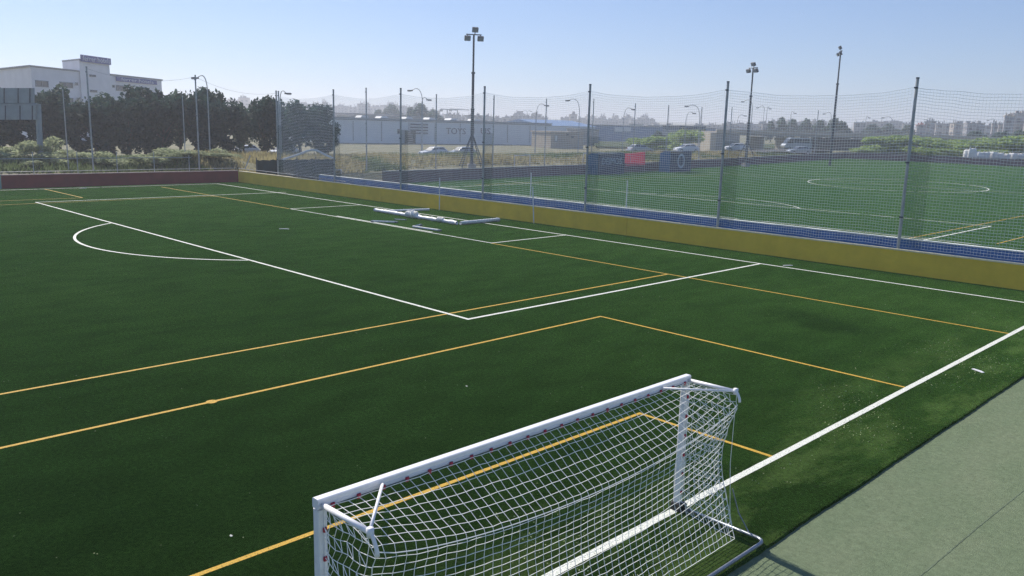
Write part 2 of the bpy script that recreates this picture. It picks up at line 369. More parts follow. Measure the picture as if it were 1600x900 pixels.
def arc(mb, c, r, a0, a1, wd, z=.004, n=48, fz=None):
    for i in range(n):
        t0 = a0 + (a1-a0)*i/n; t1 = a0 + (a1-a0)*(i+1)/n
        P = lambda rr, t: (c[0]+rr*cos(t), c[1]+rr*sin(t), z + (fz(c[1]+rr*sin(t)) if fz else 0))
        mb.quad(P(r-wd/2, t0), P(r+wd/2, t0), P(r+wd/2, t1), P(r-wd/2, t1))
W = 31.02; mb = MB(); wl = .115
line(mb, (W, -75), (W, .06), .125); line(mb, (-30.1, -75), (-30.1, .06), .12)
line(mb, (-30.04, 0), (W-.063, 0), wl, z=.0044)
line(mb, (-20.16, -16.5), (20.16, -16.5), wl)
for s in (-1, 1): line(mb, (s*20.1, -16.442), (s*20.1, -.058), wl)
line(mb, (-20.1, .058), (-20.1, .75), wl)
line(mb, (-9.16, -5.24), (9.16, -5.24), .09, z=.0052)
line(mb, (-4.3, -5.03), (4.5, -5.03), .12)
for s in (-1, 1): line(mb, (s*9.12, -5.19), (s*9.12, -.058), .10)
arc(mb, (0, -11), 9.15, pi+.648, 2*pi-.648, wl)
struct(mb.build('white_pitch_markings', 'white_line'))
mb = MB(); yw = .085
line(mb, (-28.6, -5.28), (-9.2, -5.28), yw, z=.0036); line(mb, (9.2, -5.3), (30.95, -5.6), yw, z=.0036)
line(mb, (19.22, -75), (19.22, -5.5), yw, z=.0036)
line(mb, (22.25, -75), (22.25, -13.16), yw, z=.0036); line(mb, (22.21, -13.2), (30.955, -13.3), yw, z=.0032)
line(mb, (28.15, -31.1), (28.15, -19.16), yw, z=.0036); line(mb, (28.11, -19.2), (30.955, -19.24), yw, z=.0032)
n = len(mb.v); mb.v += [(22.25+.11*cos(a*pi/6), -25.1+.11*sin(a*pi/6), .0062) for a in range(12)]; mb.f.append(tuple(n+i for i in range(12)))
line(mb, (-30.0, -13.2), (-21.9, -13.2), yw, z=.0036); line(mb, (-21.9, -13.25), (-21.9, -60), yw*.8, z=.0032); line(mb, (-19.3, -5.3), (-19.3, -60), yw*.8, z=.0062)
struct(mb.build('yellow_pitch_markings', 'yellow_line'))
mb = MB(); z2 = .004
line(mb, (-23, 26.6), (21.4, 26.6), .12, z2); line(mb, (21.4, 26.6), (21.4, 10.2), .12, z2+.001); line(mb, (-18.9, 26.6), (-18.9, 10.2), .12, z2+.001)
line(mb, (-26, 10.2), (40, 10.2), .12, z2); line(mb, (-12, 15.7), (24, 15.7), .11, z2); arc(mb, (1.2, 21.2), 9.15, .63, pi-.63, .12, z2)
line(mb, (-30, 64), (45, 64), .12, z2, ramp_z); arc(mb, (1.1, 64), 9.15, 0, 2*pi, .13, z2+.002, 72, ramp_z)
line(mb, (-25.0, 15), (-29.6, 73), .12, z2, ramp_z, 8); line(mb, (-29.6, 73), (-29.6, 119), .12, z2, ramp_z, 10); line(mb, (-29.6, 118.5), (50, 118.5), .12, z2, ramp_z)
line(mb, (-14, 101), (34, 101), .12, z2+.002, ramp_z)
struct(mb.build('white_second_markings', 'white_line'))
mb = MB(); line(mb, (20.6, 12), (20.6, 60), .08, z2-.001, ramp_z, 6); line(mb, (24.4, 17), (24.4, 40), .08, z2); line(mb, (-20, 20), (-20, 60), .08, z2, ramp_z, 6)
struct(mb.build('yellow_second_markings', 'yellow_line'))

# ------------------------------------------------------------------ walls round the pitch
def wall(name, label, a, b, h, th, m, cap, z0=0., z1=None, joints=(), caph=.05, sidem=None):
    "low rendered wall from a to b; the face is on the right hand of the direction a-b"
    r = thing(name, label, 'wall', (a[0], a[1], z0)); A = Vector((a[0], a[1])); B = Vector((b[0], b[1])); L = (B-A).length; ang = atan2(B.y-A.y, B.x-A.x)
    r.rotation_euler.z = ang; z1 = z0 if z1 is None else z1; dz = z1-z0
    w_ = MB(); cuts = [0.] + sorted(joints) + [L]
    for i in range(len(cuts)-1):
        s0 = cuts[i] + (.012 if i else 0); s1 = cuts[i+1] - (.012 if i < len(cuts)-2 else 0); n = len(w_.v)
        for s in (s0, s1):
            e = dz*s/L; w_.v += [(s, 0, e-.1), (s, th, e-.1), (s, th, e+h-caph), (s, 0, e+h-caph)]
        w_.f += [tuple(n+k for k in q) for q in ((0, 1, 2, 3), (7, 6, 5, 4), (0, 3, 7, 4), (2, 1, 5, 6), (3, 2, 6, 7))]
    w_.build('wall_panel', m, r)
    c = MB(); c.v += [(s, y, dz*s/L + zz) for s in (-.0, L) for y, zz in ((-.02, h-caph), (th+.02, h-caph), (th+.02, h), (-.02, h))]
    c.f += [(0, 1, 2, 3), (7, 6, 5, 4), (0, 3, 7, 4), (2, 1, 5, 6), (3, 2, 6, 7), (1, 0, 4, 5)]
    c.build('coping', cap, r); return r
wall('boundary_wall', 'long low yellow wall with a cream top along the near pitch', (-31.4, 2.6), (48, 2.6), .96, .2, 'yellow_wall', 'cream', joints=[13.0, 21.0, 42.4, 63.2])
wall('boundary_wall', 'low dark red wall across the far end of the near pitch', (-31.4, -15.55), (-31.4, 2.58), 1.0, .2, 'red_wall', 'pink_cap')
wall('boundary_wall', 'short pale green stretch of wall left of the dark red wall', (-31.42, -75), (-31.42, -15.6), 1.03, .2, 'green_wall', 'white_cap')
wall('boundary_wall', 'low blue wall with a white top behind the yellow wall', (-22.3, 5.0), (48, 5.0), 1.14, .2, 'blue_wall', 'white_cap', joints=[8.2, 24.6, 41])
# second pitch: maroon wall in three straight stretches plus the far end
mr = thing('boundary_wall', 'dull maroon wall along the far sides of the second pitch', 'wall', (-24.4, 13, 0))
pts = [(-24.4, 13), (-26.6, 30), (-28.2, 48), (-29.9, 73), (-30.0, 120.6), (70, 120.6)]
for mname, mm, z_lo, z_hi, extra in (('wall_panel', 'maroon', -.1, 1.06, 0), ('coping', 'roof_grey', 1.06, 1.13, .03)):
    k = MB()
    for i in range(len(pts)-1):
        a = Vector(pts[i]); b = Vector(pts[i+1]); d = (b-a).normalized(); p = Vector((-d.y, d.x))
        if i == len(pts)-2: p = Vector((0, 1))
        nseg = 10
        for q in range(nseg):
            n = len(k.v)
            for s in (q/nseg, (q+1)/nseg):
                c = a + (b-a)*s; e = ramp_z(c.y)
                k.v += [(c.x+p.x*o+24.4, c.y+p.y*o-13, e+z) for o, z in ((-extra, z_lo), (.2+extra, z_lo), (.2+extra, z_hi), (-extra, z_hi))]
            k.f += [tuple(n+j for j in qd) for qd in ((0, 3, 7, 4), (2, 1, 5, 6), (3, 2, 6, 7), (1, 0, 4, 5))]
    k.build(mname, mm, mr)

# railing on the red wall and along the start of the yellow one
rl = thing('railing', 'thin pale pipe railing with posts on top of the red wall', 'railing', (-31.7, -16, 1.0))
mbp = MB().tube([(0, -45, 1.12), (0, 14.6, 1.12)], .028, 6); mbp.build('rail', 'pole_pale', rl)
mbp = MB().tube([(0, -45, .18), (0, 18.6, .18)], .022, 5); mbp.build('rail', 'pole_pale', rl)
for y in (-30, -25, -20, -15.5, -10, 2.65, 5.7, 8.6, 11.5, 14.4):
    top = 1.62 if y < 14 else 1.3
    MB().tube([(0, y, -.25), (0, y, top)], .03, 6).build('post', 'pole_pale', rl)
rl2 = thing('railing', 'low grey handrail on the yellow wall where it meets the red wall', 'railing', (-31, 2.75, .96))
MB().tube([(-.6, 0, .2), (8, 0, .2), (16, 0, .13)], .024, 6).build('rail', 'galv', rl2)
for x in (0, 4.2, 8.4, 12.6): MB().tube([(x, 0, -.02), (x, 0, .2)], .02, 5).build('post', 'galv', rl2)
# slanted brace behind the corner
tag(MB().tube([on_x(383, 264, -33.2), on_x(391, 243, -33.2)], .045, 6).build('leaning_post', 'pole_pale'), 'single pale post leaning behind the corner of red and yellow walls', 'post')

# ------------------------------------------------------------------ tall ball-stop fence between the pitches
NY = 3.2; POLES = [-25.6, -17.2, -9.0, -.68, 7.62, 15.97, 24.44, 32.75, 41.1]; PT = 7.68
proto = None
for i, x in enumerate(POLES):
    if x > 36: continue
    if proto is None:
        pr = thing('netting_pole', '', 'pole', (x, NY, 0), 0, 'tall poles carrying the net between the pitches')
        MB().tube([(0, 0, -.1), (0, 0, PT)], .062, 8).build('shaft', 'pole', pr)
        MB().tube([(0, 0, PT), (0, 0, PT+.05)], .07, 8).build('cap', 'galv_dark', pr)
        for z in (2.2, 4.4, PT-.35):
            MB().box((0, -.055, z), (.15, .05, .06)).build('net_clamp', 'galv_dark', pr)
        o = proto = pr
    else: o = dup(proto, (x, NY, 0))
    o['label'] = ['tall net pole nearest the corner of red and yellow walls', 'second tall net pole counted from the red wall, where the blue wall starts', 'third tall net pole counted from the red wall',
                  'tall net pole beside the central floodlight mast', 'tall net pole just before the navy dugout and red banner', 'tall net pole standing before the stone bridge end',
                  'tall net pole nearest the camera, tallest in the picture', 'tall net pole just beyond the right end of the view'][i]

def net_bay(x0, x1, y, zb, zt, sag, cell, r, m, parent, ph, jitter=.02, vseg=7, dense=False):
    k = MB(); nxc = max(2, int(round((x1-x0)/cell))); nz_ = max(2, int(round((zt-zb)/cell)))
    def ztop(u): return zt - sag*(1-(2*u-1)**2)
    def pos(u, v):
        x = x0 + (x1-x0)*u; z = zb + (ztop(u)-zb)*v
        wob = jitter*(noise.noise((x*.7, z*.9, ph)) + .6*noise.noise((x*2.3, z*2.7, ph+5)))
        sway = .10*sin(pi*u)*sin(pi*v)*noise.noise((x*.25, z*.3, ph+9))
        return (x + wob*1.5, y + sway, z + wob*2.2)
    for i in range(nxc+1):
        u = i/nxc; k.tube([pos(u, j/vseg) for j in range(vseg+1)], r*.75, 3, False)
    hs = max(6, int((x1-x0)/.34))
    for j in range(nz_+1):
        v = j/nz_; k.tube([pos(i/hs, v) for i in range(hs+1)], r*(1.5 if j == nz_ else 1), 3, False)
    return k.build('mesh', m, parent)
for i in range(len(POLES)-1):
    x0, x1 = POLES[i]+.06, POLES[i+1]-.06
    desc = ['farthest bay of the pale net, in front of the dark tree', 'pale net bay before the dark green screen and shed', 'pale net bay in front of the faded warehouse doors', 'pale net bay in front of the floodlight mast foot',
            'pale net bay between the central poles, before the white stakes', 'pale net bay in front of the navy dugouts and the red banner', 'pale net bay in front of the bridge and centre circle', 'nearest pale net bay, running out of the view at the right'][i]
    r = thing('ball_net', desc, 'net', ((x0+x1)/2, NY, .95), 0, 'bays of the tall ball net between the pitches')
    for fn in (0,):
        o = net_bay(x0-r.location.x, x1-r.location.x, 0, .05, PT-.35-.95, .30, .12, .0062, 'net_far', r, i*3.1)
    s0 = x0 + .04 - r.location.x
    o = net_bay(s0, s0+.78, -.06, .05, 4.0, .0, .06, .0042, 'net_dark', r, i*2.7+40, .006, 12); o.name = 'overlap_strip'

# poles behind the far edge of the second pitch, same kind but farther
k = 0
for px, py in ((572, 138), (682, 148), (772, 150), (854, 155), (928, 155), (993, 162), (1045, 165), (1097, 168), (1144, 168), (1279, 173)):
    p = on_x(px, py, -30.6); zb = H(-30.9, p.y) if p.y < 0 else ramp_z(p.y)+.2
    o = dup(proto, (p.x, p.y, p.z-PT), group='poles along the far side of the second pitch')
    o['label'] = ['far pole seen above the white warehouse roof', 'far pole left of the central floodlight mast', 'far pole right of the central floodlight mast', 'far pole beside the arched lamp right of the warehouse', 'far pole right behind the tall pole at the navy dugout',
                  'far pole rising above the red banner', 'far pole rising between the red banner and second dugout', 'far pole above the second navy dugout and yellow sign', 'far pole above the left end of the bridge', 'far pole before the dark end of the bridge'][k]; k += 1
for i, (px, py, x) in enumerate(((135, 105, -32.2), (305, 118, -32.2), (435, 143, -31.6))):
    p = on_x(px, py, x); o = dup(proto, (p.x, p.y, p.z-PT), group='tall poles behind the red wall')
    o['label'] = ['tall pole behind the red wall before the white building tower', 'tall pole behind the red wall beside the curved street lamp', 'tall pole at the corner where red and yellow walls meet'][i]
for i, (px, py, x) in enumerate(((98, 140, -36), (285, 150, -36))):
    p = on_x(px, py, x); gz = H(p.x, p.y); t_ = thing('flag_pole', ['thin pale pole among the dark trees under the white building', 'thin pale pole among dark trees left of the curved street lamp'][i], 'pole', (p.x, p.y, gz))
    MB().tube([(0, 0, -.2), (0, 0, p.z-gz)], .05, 6, r2=.035).build('shaft', 'pole_pale', t_); MB().tube([(0, 0, p.z-gz), (0, 0, p.z-gz+.06)], .045, 6).build('cap', 'galv', t_)
def cable(a, b, sag, r, label):
    a, b = Vector(a), Vector(b); pts = []
    for i in range(17): u = i/16; p = a.lerp(b, u); p.z -= sag*4*u*(1-u); pts.append(p)
    return tag(MB().tube(pts, r, 4).build('top_cable', 'pole'), label, 'cable')
pA = on_x(135, 107, -32.2); pB = on_x(305, 120, -32.2); pC = on_x(435, 145, -31.6)
cable(pA, pB, .6, .012, 'slack cable between the two tall poles behind the red wall'); cable(pB, pC, .6, .012, 'slack cable from the lamp side pole to the corner pole')

# white net stakes behind both goals
stk = thing('net_stake', 'white stake against the yellow wall, left of the lying goal', 'stake', (-3.85, 2.38, 0), 0, 'white stakes before the yellow wall')
MB().tube([(0, 0, 0), (0, 0, 2.05)], .035, 6).build('shaft', 'white_dirty', stk); MB().tube([(0, 0, 0), (.02, -.02, .12)], .05, 6).build('foot', 'cream', stk); MB().tube([(0, 0, 2.05), (0, -.12, 2.1)], .015, 5).build('hook', 'galv', stk)
s2 = dup(stk, (4.55, 2.38, 0), label='white stake against the yellow wall, right of the lying goal'); s2.rotation_euler = (0, radians(-5), 0)
for x, lb in ((1.12, 'white stake behind the blue wall, left of its pair'), (8.6, 'white stake behind the blue wall, nearer the navy dugout')):
    dup(stk, (x, 5.6, .55), label=lb, group='white stakes behind the blue wall')

# ------------------------------------------------------------------ the small goal in front
G0, G1 = -28.1, -22.15; gx = W
goal = thing('football_goal', 'white seven-a-side goal with a sagging white net standing on the touchline', 'goal', (gx, (G0+G1)/2, 0)); oy = (G0+G1)/2
def L(x, y, z): return (x-gx, y-oy, z)
pr_ = [(a*.82, c*.82) for a, c in [(-.05, -.06), (.05, -.06), (.06, -.045), (.06, .045), (.05, .06), (.012, .06), (.008, .05), (-.008, .05), (-.012, .06), (-.05, .06), (-.06, .045), (-.06, -.045)]]
b = MB(); n = len(b.v)
def section_bar(b, a, c, prof, ax, ay):
    n = len(b.v); k = len(prof)
    for p in (a, c): b.v += [tuple(Vector(p) + Vector(ax)*u + Vector(ay)*v) for u, v in prof]
    b.f.append(tuple(n+i for i in range(k))); b.f.append(tuple(n+k+i for i in reversed(range(k))))
    for i in range(k): j = (i+1) % k; b.f.append((n+j, n+i, n+k+i, n+k+j))
section_bar(b, L(gx, G0-.05, 1.985), L(gx, G1+.05, 1.985), pr_, (0, 0, 1), (1, 0, 0)); b.build('crossbar', 'white_paint', goal)
posts = []
for y in (G0, G1):
    b = MB(); section_bar(b, L(gx, y, 0.02), L(gx, y, 1.925), pr_, (0, 1, 0), (1, 0, 0)); po = b.build('post', 'white_paint', goal); posts.append(po)
    c = MB().box(L(gx+.02, y, .06), (.2, .16, .12), bev=.02); c.build('foot', 'black_rub', po)
    for q in range(6):
        MB().box(L(gx+.058, y + (.012 if y == G0 else -.012), .28+q*.29), (.022, .042, .046), bev=.012).build('net_clip', 'red_clip', po)
cb = goal.children[0]
for q in range(21):
    MB().box(L(gx+.058, G0+.1+q*.287, 1.948), (.022, .05, .046), bev=.012).build('net_clip', 'red_clip', cb)
MB().tube([L(gx+.064, G0+.05, 1.952), L(gx+.064, G1-.05, 1.952)], .004, 4).build('clip_rail', 'galv_dark', cb)
for y, s in ((G0, 1), (G1, -1)):
    b = MB(); b.tube([L(gx+.05, y, 1.97), L(gx+.80, y, 1.99)], .027, 8)
    b.tube([L(gx+.78, y, 1.99), L(gx+.06, y+s*.66, 1.99)], .016, 8)
    b.tube([L(gx+.79, y, 2.03), L(gx+.79, y, 1.95)], .034, 8)
    hk = [L(gx+.80+.07*sin(a*.26)+.0, y+s*.02*a/6, 1.99-(.2 if s > 0 else .13)*(a/6)**1.1) for a in range(7)]
    br = b.build('net_bracket', 'white_paint', goal, True); MB().tube(hk, .019, 7).build('hook', 'white_paint', br, True)
XB = 32.42; fr = MB(); pts = [L(gx+.06, G1, .05)]
for (cy, sgn) in ((G1, 1),):
    for a in range(6): t = pi/2*a/5; pts.append(L(XB-.12+.12*sin(t), G1-.12+.12*cos(t), .05))
for a in range(6): t = pi/2*a/5; pts.append(L(XB-.12+.12*cos(t), G0+.12-.12*sin(t), .05))
pts.append(L(gx+.06, G0, .05)); fr.tube(pts, .026, 8); fr.build('ground_frame', 'galv', goal, True)
# net surface: u along the goal (0 near post, 1 far post), v from crossbar back and down to the ground
NU, NV = 49, 27
R1 = Vector((gx+.84, 0, 1.80))
def rope_z(u): return 1.80 - .36*(1-(2*u-1)**2)**.75
def back_x(z, u):
    e = abs(2*u-1)**4; k = z/1.8
    return gx + .80 + .05*k - .16*e*sin(pi*min(1, max(0, k)))*1.3 + .28*(1-k)**2.2 - .07*(1-e)*sin(pi*min(1, max(0, k)))
def net_pos(u, v):
    y = G0 + .02 + (G1-G0-.04)*u; vt = .28
    if v < vt:
        t = v/vt; zr = rope_z(u); x = gx + .07 + .76*t; z = 1.94 + (zr-1.94)*(t**1.25) - .05*sin(pi*t)*(1-abs(2*u-1)**3)
        e = abs(2*u-1)**6; z = z*(1-e) + (1.95 + (1.80-1.95)*t**3)*e
    else:
        t = (v-vt)/(1-vt); z = rope_z(u)*(1-t) + .02*t; x = back_x(z, u); 
        y += (-.42*(2*u-1))*max(0, t-.72)*1.6*abs(2*u-1)**3
    w_ = .012
    return Vector((x + w_*noise.noise((u*31, v*23, 1)), y + w_*noise.noise((u*31, v*23, 7)), z + w_*noise.noise((u*31, v*23, 13))))
gn = MB(); LV = Vector((gx, oy, 0)); CR = .0035
P = [[net_pos(i/NU, j/NV) - LV for j in range(NV+1)] for i in range(NU+1)]
for i in range(NU+1): gn.tube(P[i], CR, 4, False)
for j in range(NV+1):
    gn.tube([P[i][j] for i in range(NU+1)], CR*(1.25 if j in (0, NV) else 1), 4, False)
rp = [Vector((gx+.845, G0+.02+(G1-G0-.04)*u, rope_z(u)+.02)) - LV for u in [q/30 for q in range(31)]]
gn.tube(rp, .0055, 5, False)
# side panels: from the post back to the net's end profile
for s, yy_ in ((0, G0), (NU, G1)):
    prof = [net_pos(0 if s == 0 else 1, j/NV) for j in range(NV+1)]
    rows, cols = 19, 8; S = []
    for a in range(rows+1):
        z = 1.93*(1-a/rows) + .03
        # back edge position at this height
        q = min((p for p in prof[7:]), key=lambda p: abs(p.z-z)); xb = q.x if z < 1.8 else gx+.82
        row = []
        for c in range(cols+1):
            t_ = c/cols; bulge = .05*sin(pi*t_)*sin(pi*min(1, z/1.9))*(1 if s else -1)
            x = gx+.06 + (xb-gx-.06)*t_ + (0.035 if (a % 2) else -.035)*sin(pi*t_)
            yk = yy_ + (q.y-yy_)*t_ + bulge + .02*noise.noise((x*6, z*6, s))
            row.append(Vector((x, yk, z - .10*sin(pi*t_)*(.4+.6*noise.noise((x*3, z*3, s+4))))) - LV)
        S.append(row)
    for row in S: gn.tube(row, CR, 4, False)
    for c in range(cols+1): gn.tube([S[a][c] for a in range(rows+1)], CR, 4, False)
    for a in range(0, rows-1, 2):
        for c in range(0, cols, 2): gn.tube([S[a][c], S[a+1][c+1]], CR, 4, False)
gn.build('net', 'net', goal)
MB().tube([Vector((gx+.80, G1, 1.8))-LV, Vector((gx+.79, G1+.01, .95))-LV, Vector((gx+.86, G1+.01, .06))-LV], .004, 4).build('tie_rope', 'net', goal)
MB().tube([Vector((gx+.87, G1-.02, .62))-LV, Vector((gx+.98, G1, .3))-LV, Vector((gx+1.16, G1+.02, .05))-LV], .009, 5).build('net_strap', 'galv', goal)

# ------------------------------------------------------------------ the big goal lying on the grass
lg = thing('dismantled_goal', 'white full-size goal frame lying flat on the grass by the yellow wall', 'goal', (-1, -1, 0))
a1, a2 = Vector((-5.1, -1.75)), Vector((2.85, -1.95)); O = Vector((-1, -1))
def lump_tube(p, q, r, amp, seed):
    p, q = Vector(p), Vector(q); k = 40; bm = MB(); seg = 8; n0 = 0; d = (q-p).normalized(); s_ = d.cross(Vector((0, 0, 1))).normalized()
    for i in range(k+1):
        c = p.lerp(q, i/k)
        for j in range(seg):
            t = 2*pi*j/seg; rr = r*(1 + amp*noise.noise((i*.9, cos(t)*1.2, seed)) + amp*.8*max(0, noise.noise((i*.33, seed, 2))))
            bm.v.append(tuple(c + s_*rr*cos(t) + Vector((0, 0, 1))*rr*sin(t)))
    for i in range(k):
        for j in range(seg): jj = (j+1) % seg; bm.f.append((i*seg+j, i*seg+jj, (i+1)*seg+jj, (i+1)*seg+j))
    bm.f.append(tuple(range(seg))); bm.f.append(tuple(k*seg+j for j in reversed(range(seg)))); return bm
V3 = lambda v, z: (v.x-O.x, v.y-O.y, z)
lump_tube(V3(a1, .12), V3(a2, .12), .10, .55, 3).build('crossbar', 'white_paint', lg, True)
lump_tube(V3(Vector((-4.3, -1.5)), .10), V3(Vector((-3.75, 1.45)), .10), .07, .25, 8).build('post', 'white_paint', lg, True)
lump_tube(V3(Vector((2.9, -1.75)), .10), V3(Vector((2.75, 1.35)), .10), .10, .4, 12).build('post', 'white_dirty', lg, True)
bd = lump_tube(V3(Vector((-1.6, -1.95)), .2), V3(Vector((-.75, -1.9)), .22), .17, .9, 21); bd.build('net_bundle', 'net', lg, True)
lump_tube(V3(Vector((1.2, -1.95)), .16), V3(Vector((1.7, -1.95)), .17), .12, .8, 25).build('net_bundle', 'net', lg, True)
def bar_thing(px, w_, h_, label, name='goal_bar', m='white_dirty'):
    pts = [on_ground(x, y, .03) for x, y in px]; c = pts[0]; r = thing(name, label, 'bar', (c.x, c.y, 0))
    MB().tube([(p.x-c.x, p.y-c.y, h_*.5+.01) for p in pts], w_/2, 6).build('tube', m, r)
    for p in (pts[0], pts[-1]): MB().box((p.x-c.x, p.y-c.y, h_*.5+.01), (w_*1.4, w_*1.4, h_*1.2), rz=rng.random()).build('end_plate', 'galv', r)
bar_thing([(687, 360.5), (645, 354.5), (657, 352)], .10, .08, 'white bent bar on the grass in front of the lying goal, nearest the line')
bar_thing([(582, 345.8), (600, 346.5), (619, 347.2)], .12, .06, 'white bar on the thick white line left of the lying goal')
bar_thing([(617, 342.6), (634, 343.4)], .05, .05, 'thin white bar between the lying goal and the white line')
for (px, py, ln, lb, rz) in ((1528, 580, .33, 'white plastic strip on the grass right of the touchline', -.55), (444, 358, .5, 'small white strip lying inside the penalty area', .8), (1231, 415.2, .42, 'small white strip beside the goal line near the yellow wall', .9), (130, 294.2, .5, 'small white scrap at the foot of the red wall', 1.4)):
    p = on_ground(px, py); o = MB(); o.prism([(-ln/2, 0), (ln/2, .004), (ln/2, .016), (ln*.2, .026), (-ln/2, .014)], -.032, .032); o = o.build('plastic_strip', 'white_paint'); o.location = (p.x, p.y, .004); o.rotation_euler.z = rz
    tag(o, lb, 'strip')
for i, (px, py, lb) in enumerate(((361, 838, 'tiny pale scrap on the grass left of the small goal'), (729, 604, 'tiny pale scrap on the grass above the crossbar'))):
    p = on_ground(px, py); o = MB(); n = 7; o.v = [(.03*cos(q*.9)*(1+.4*sin(q*3)), .02*sin(q*.9), .006+.006*(q % 2)) for q in range(n)] + [(0, 0, .02)]
    o.f = [(q, (q+1) % n, n) for q in range(n)]; o = o.build('paper_scrap', 'white_line'); o.location = (p.x, p.y, .003); tag(o, lb, 'scrap')

# ------------------------------------------------------------------ floodlight masts
def mast(px, py, bx, by, dist, kind, label):
    a = at(px, py, dist); c = at(bx, by, dist); gz = H(c.x, c.y); h = a.z-gz
    r = thing('floodlight_mast', label, 'floodlight', (c.x, c.y, gz), 0, 'floodlight masts round the second pitch')
    face = atan2(CAM.y-c.y, CAM.x-c.x); r.rotation_euler.z = face + kind[1]
    MB().tube([(0, 0, -.2), (0, 0, h*.45)], .19, 10).build('pole', 'galv_dark', r)
    MB().tube([(0, 0, h*.45), (0, 0, h*.72)], .15, 10).build('pole', 'galv_dark', r); MB().tube([(0, 0, h*.72), (0, 0, h)], .11, 10).build('pole', 'galv_dark', r)
    for z in (h*.45, h*.72): MB().tube([(0, 0, z-.1), (0, 0, z+.1)], .22, 10).build('collar', 'galv_dark', r)
    if kind[0]:
        for s, q in ((1, 1), (1, -1), (-1, 1), (-1, -1)):
            MB().tube([(0, 0, 4.0), (s*1.35, q*1.35, -.1)], .06, 6).build('leg', 'galv_dark', r)
        MB().box((0, 0, .25), (.9, .9, .6), bev=.05).build('footing', 'concrete', r)
    MB().tube([(0, -.85, h), (0, .85, h)], .06, 6).build('cross_arm', 'galv_dark', r)
    for y, z in ((-.72, -.42), (.72, -.42), (.12, .5)):
        l_ = MB().box((.16, y, h+z), (.30, .66, .5), tilt=('Y', radians(28))).build('lamp_head', 'galv_dark', r)
        MB().box((.315, y, h+z-.09), (.04, .56, .4), tilt=('Y', radians(28))).build('lens', 'lamp_glass', l_)
        MB().tube([(0, y, h), (.06, y, h+z)], .05, 5).build('lamp_bracket', 'galv_dark', r)
mast(738.5, 54, 737, 255, 95, (1, .15), 'tall three-lamp floodlight mast on splayed legs, central in the view')
mast(1168.5, 106, 1166, 244, 130, (1, -.75), 'shorter three-lamp floodlight mast on splayed legs before the bridge')
mast(1314.5, 80, 1298, 240, 140, (0, -1.35), 'slim leaning-looking floodlight mast at the dark end of the bridge')

# ------------------------------------------------------------------ street lamps
def lamp(lum, bend, base, dist, label, r=.07, m='pole_pale'):
    b0 = at(base[0], base[1], dist); gz = min(H(b0.x, b0.y), b0.z); A = at(lum[0], lum[1], dist); B = at(bend[0], bend[1], dist)
    t = thing('street_lamp', label, 'street lamp', (b0.x, b0.y, gz), 0, 'curved street lamps along the roads'); o = Vector((b0.x, b0.y, gz))
    A, B = A-o, B-o; B.x = B.y = 0
    MB().tube([(0, 0, -.3), (0, 0, B.z)], r, 7, r2=r*.7).build('pole', m, t)
    ctrl = Vector((0, 0, B.z + (A.z-B.z)*.95)); ptz = []
    for i in range(9): u = i/8; ptz.append(B*(1-u)**2 + (ctrl + A*.12)*2*u*(1-u) + A*u*u)
    MB().tube(ptz, r*.62, 6).build('arm', m, t, True)
    d = Vector((A.x, A.y, 0)); d = d.normalized() if d.length > .01 else Vector((1, 0, 0)); ang = atan2(d.y, d.x)
    hd = MB().box((A.x+d.x*.2, A.y+d.y*.2, A.z+.0), (.75, .28, .15), rz=ang, bev=.05).build('luminaire', 'galv_dark', t)
    MB().box((A.x+d.x*.3, A.y+d.y*.3, A.z-.12), (.5, .2, .05), rz=ang).build('lamp_glass', 'lamp_glass', hd)
    return t
LAMPS = [((308, 122), (321.5, 139), (328, 232), 92, 'curved street lamp in front of the dark trees by the pale pole'),
 ((447, 146), (438, 156), (440, 245), 97, 'small street lamp beside the corner net pole and last dark tree'),
 ((643, 141.5), (659, 160), (660, 230), 118, 'curved lamp above the warehouse louvres, bending left'),
 ((668, 156), (659, 164), (658.6, 230), 121, 'lower lamp behind the louvre lamp, bending right'),
 ((852, 165), (837, 178), (836, 236), 125, 'curved lamp bending right at the right part of the warehouse'),
 ((889, 157), (904.5, 174), (903, 238), 128, 'curved lamp bending left over the beige stone building'),
 ((988, 171), (974, 183), (972, 236), 150, 'curved lamp bending right above the red banner'),
 ((1075, 166), (1091, 183), (1090, 235), 150, 'curved lamp bending left near the yellow lettered sign'),
 ((1083, 177), (1070, 188), (1069, 234), 175, 'small curved lamp bending right left of the yellow lettered sign'),
 ((1163, 181), (1151, 192), (1150, 214), 205, 'small curved lamp on the left end of the bridge'),
 ((1162, 159), (1174, 168), (1172, 214), 190, 'curved lamp on the bridge just right of the second mast'),
 ((1185, 168.5), (1192, 171), (1191, 210), 230, 'thin lamp on the bridge right of the second mast'),
 ((1202, 170), (1196, 173), (1195.5, 210), 235, 'thin lamp on the bridge bending right, second from the mast'),
 ((1241, 177), (1234, 180), (1233, 212), 235, 'thin lamp above the white van on the bridge'),
 ((1289, 178), (1297, 184), (1296, 216), 235, 'thin lamp on the bridge left of the slim mast'),
 ((1357, 184), (1350.5, 186), (1350, 215), 260, 'thin lamp right of the white roofed building'),
 ((1381, 184), (1393, 193), (1392, 218), 240, 'curved lamp bending left before the nearest net pole'),
 ((1447, 187), (1452, 188), (1452, 222), 300, 'far lamp just right of the nearest net pole'),
 ((1545, 188), (1550, 190), (1550, 222), 300, 'far lamp above the green bushes at the right'),
 ((817, 174), (823, 176), (823, 200), 320, 'far lamp above the middle of the warehouse roof, bending left'),
 ((829, 174), (824, 176), (824, 200), 322, 'far lamp above the middle of the warehouse roof, bending right')]
for a, b_, c, d, lb in LAMPS: lamp(a, b_, c, d, lb, .075 if d < 140 else .09)

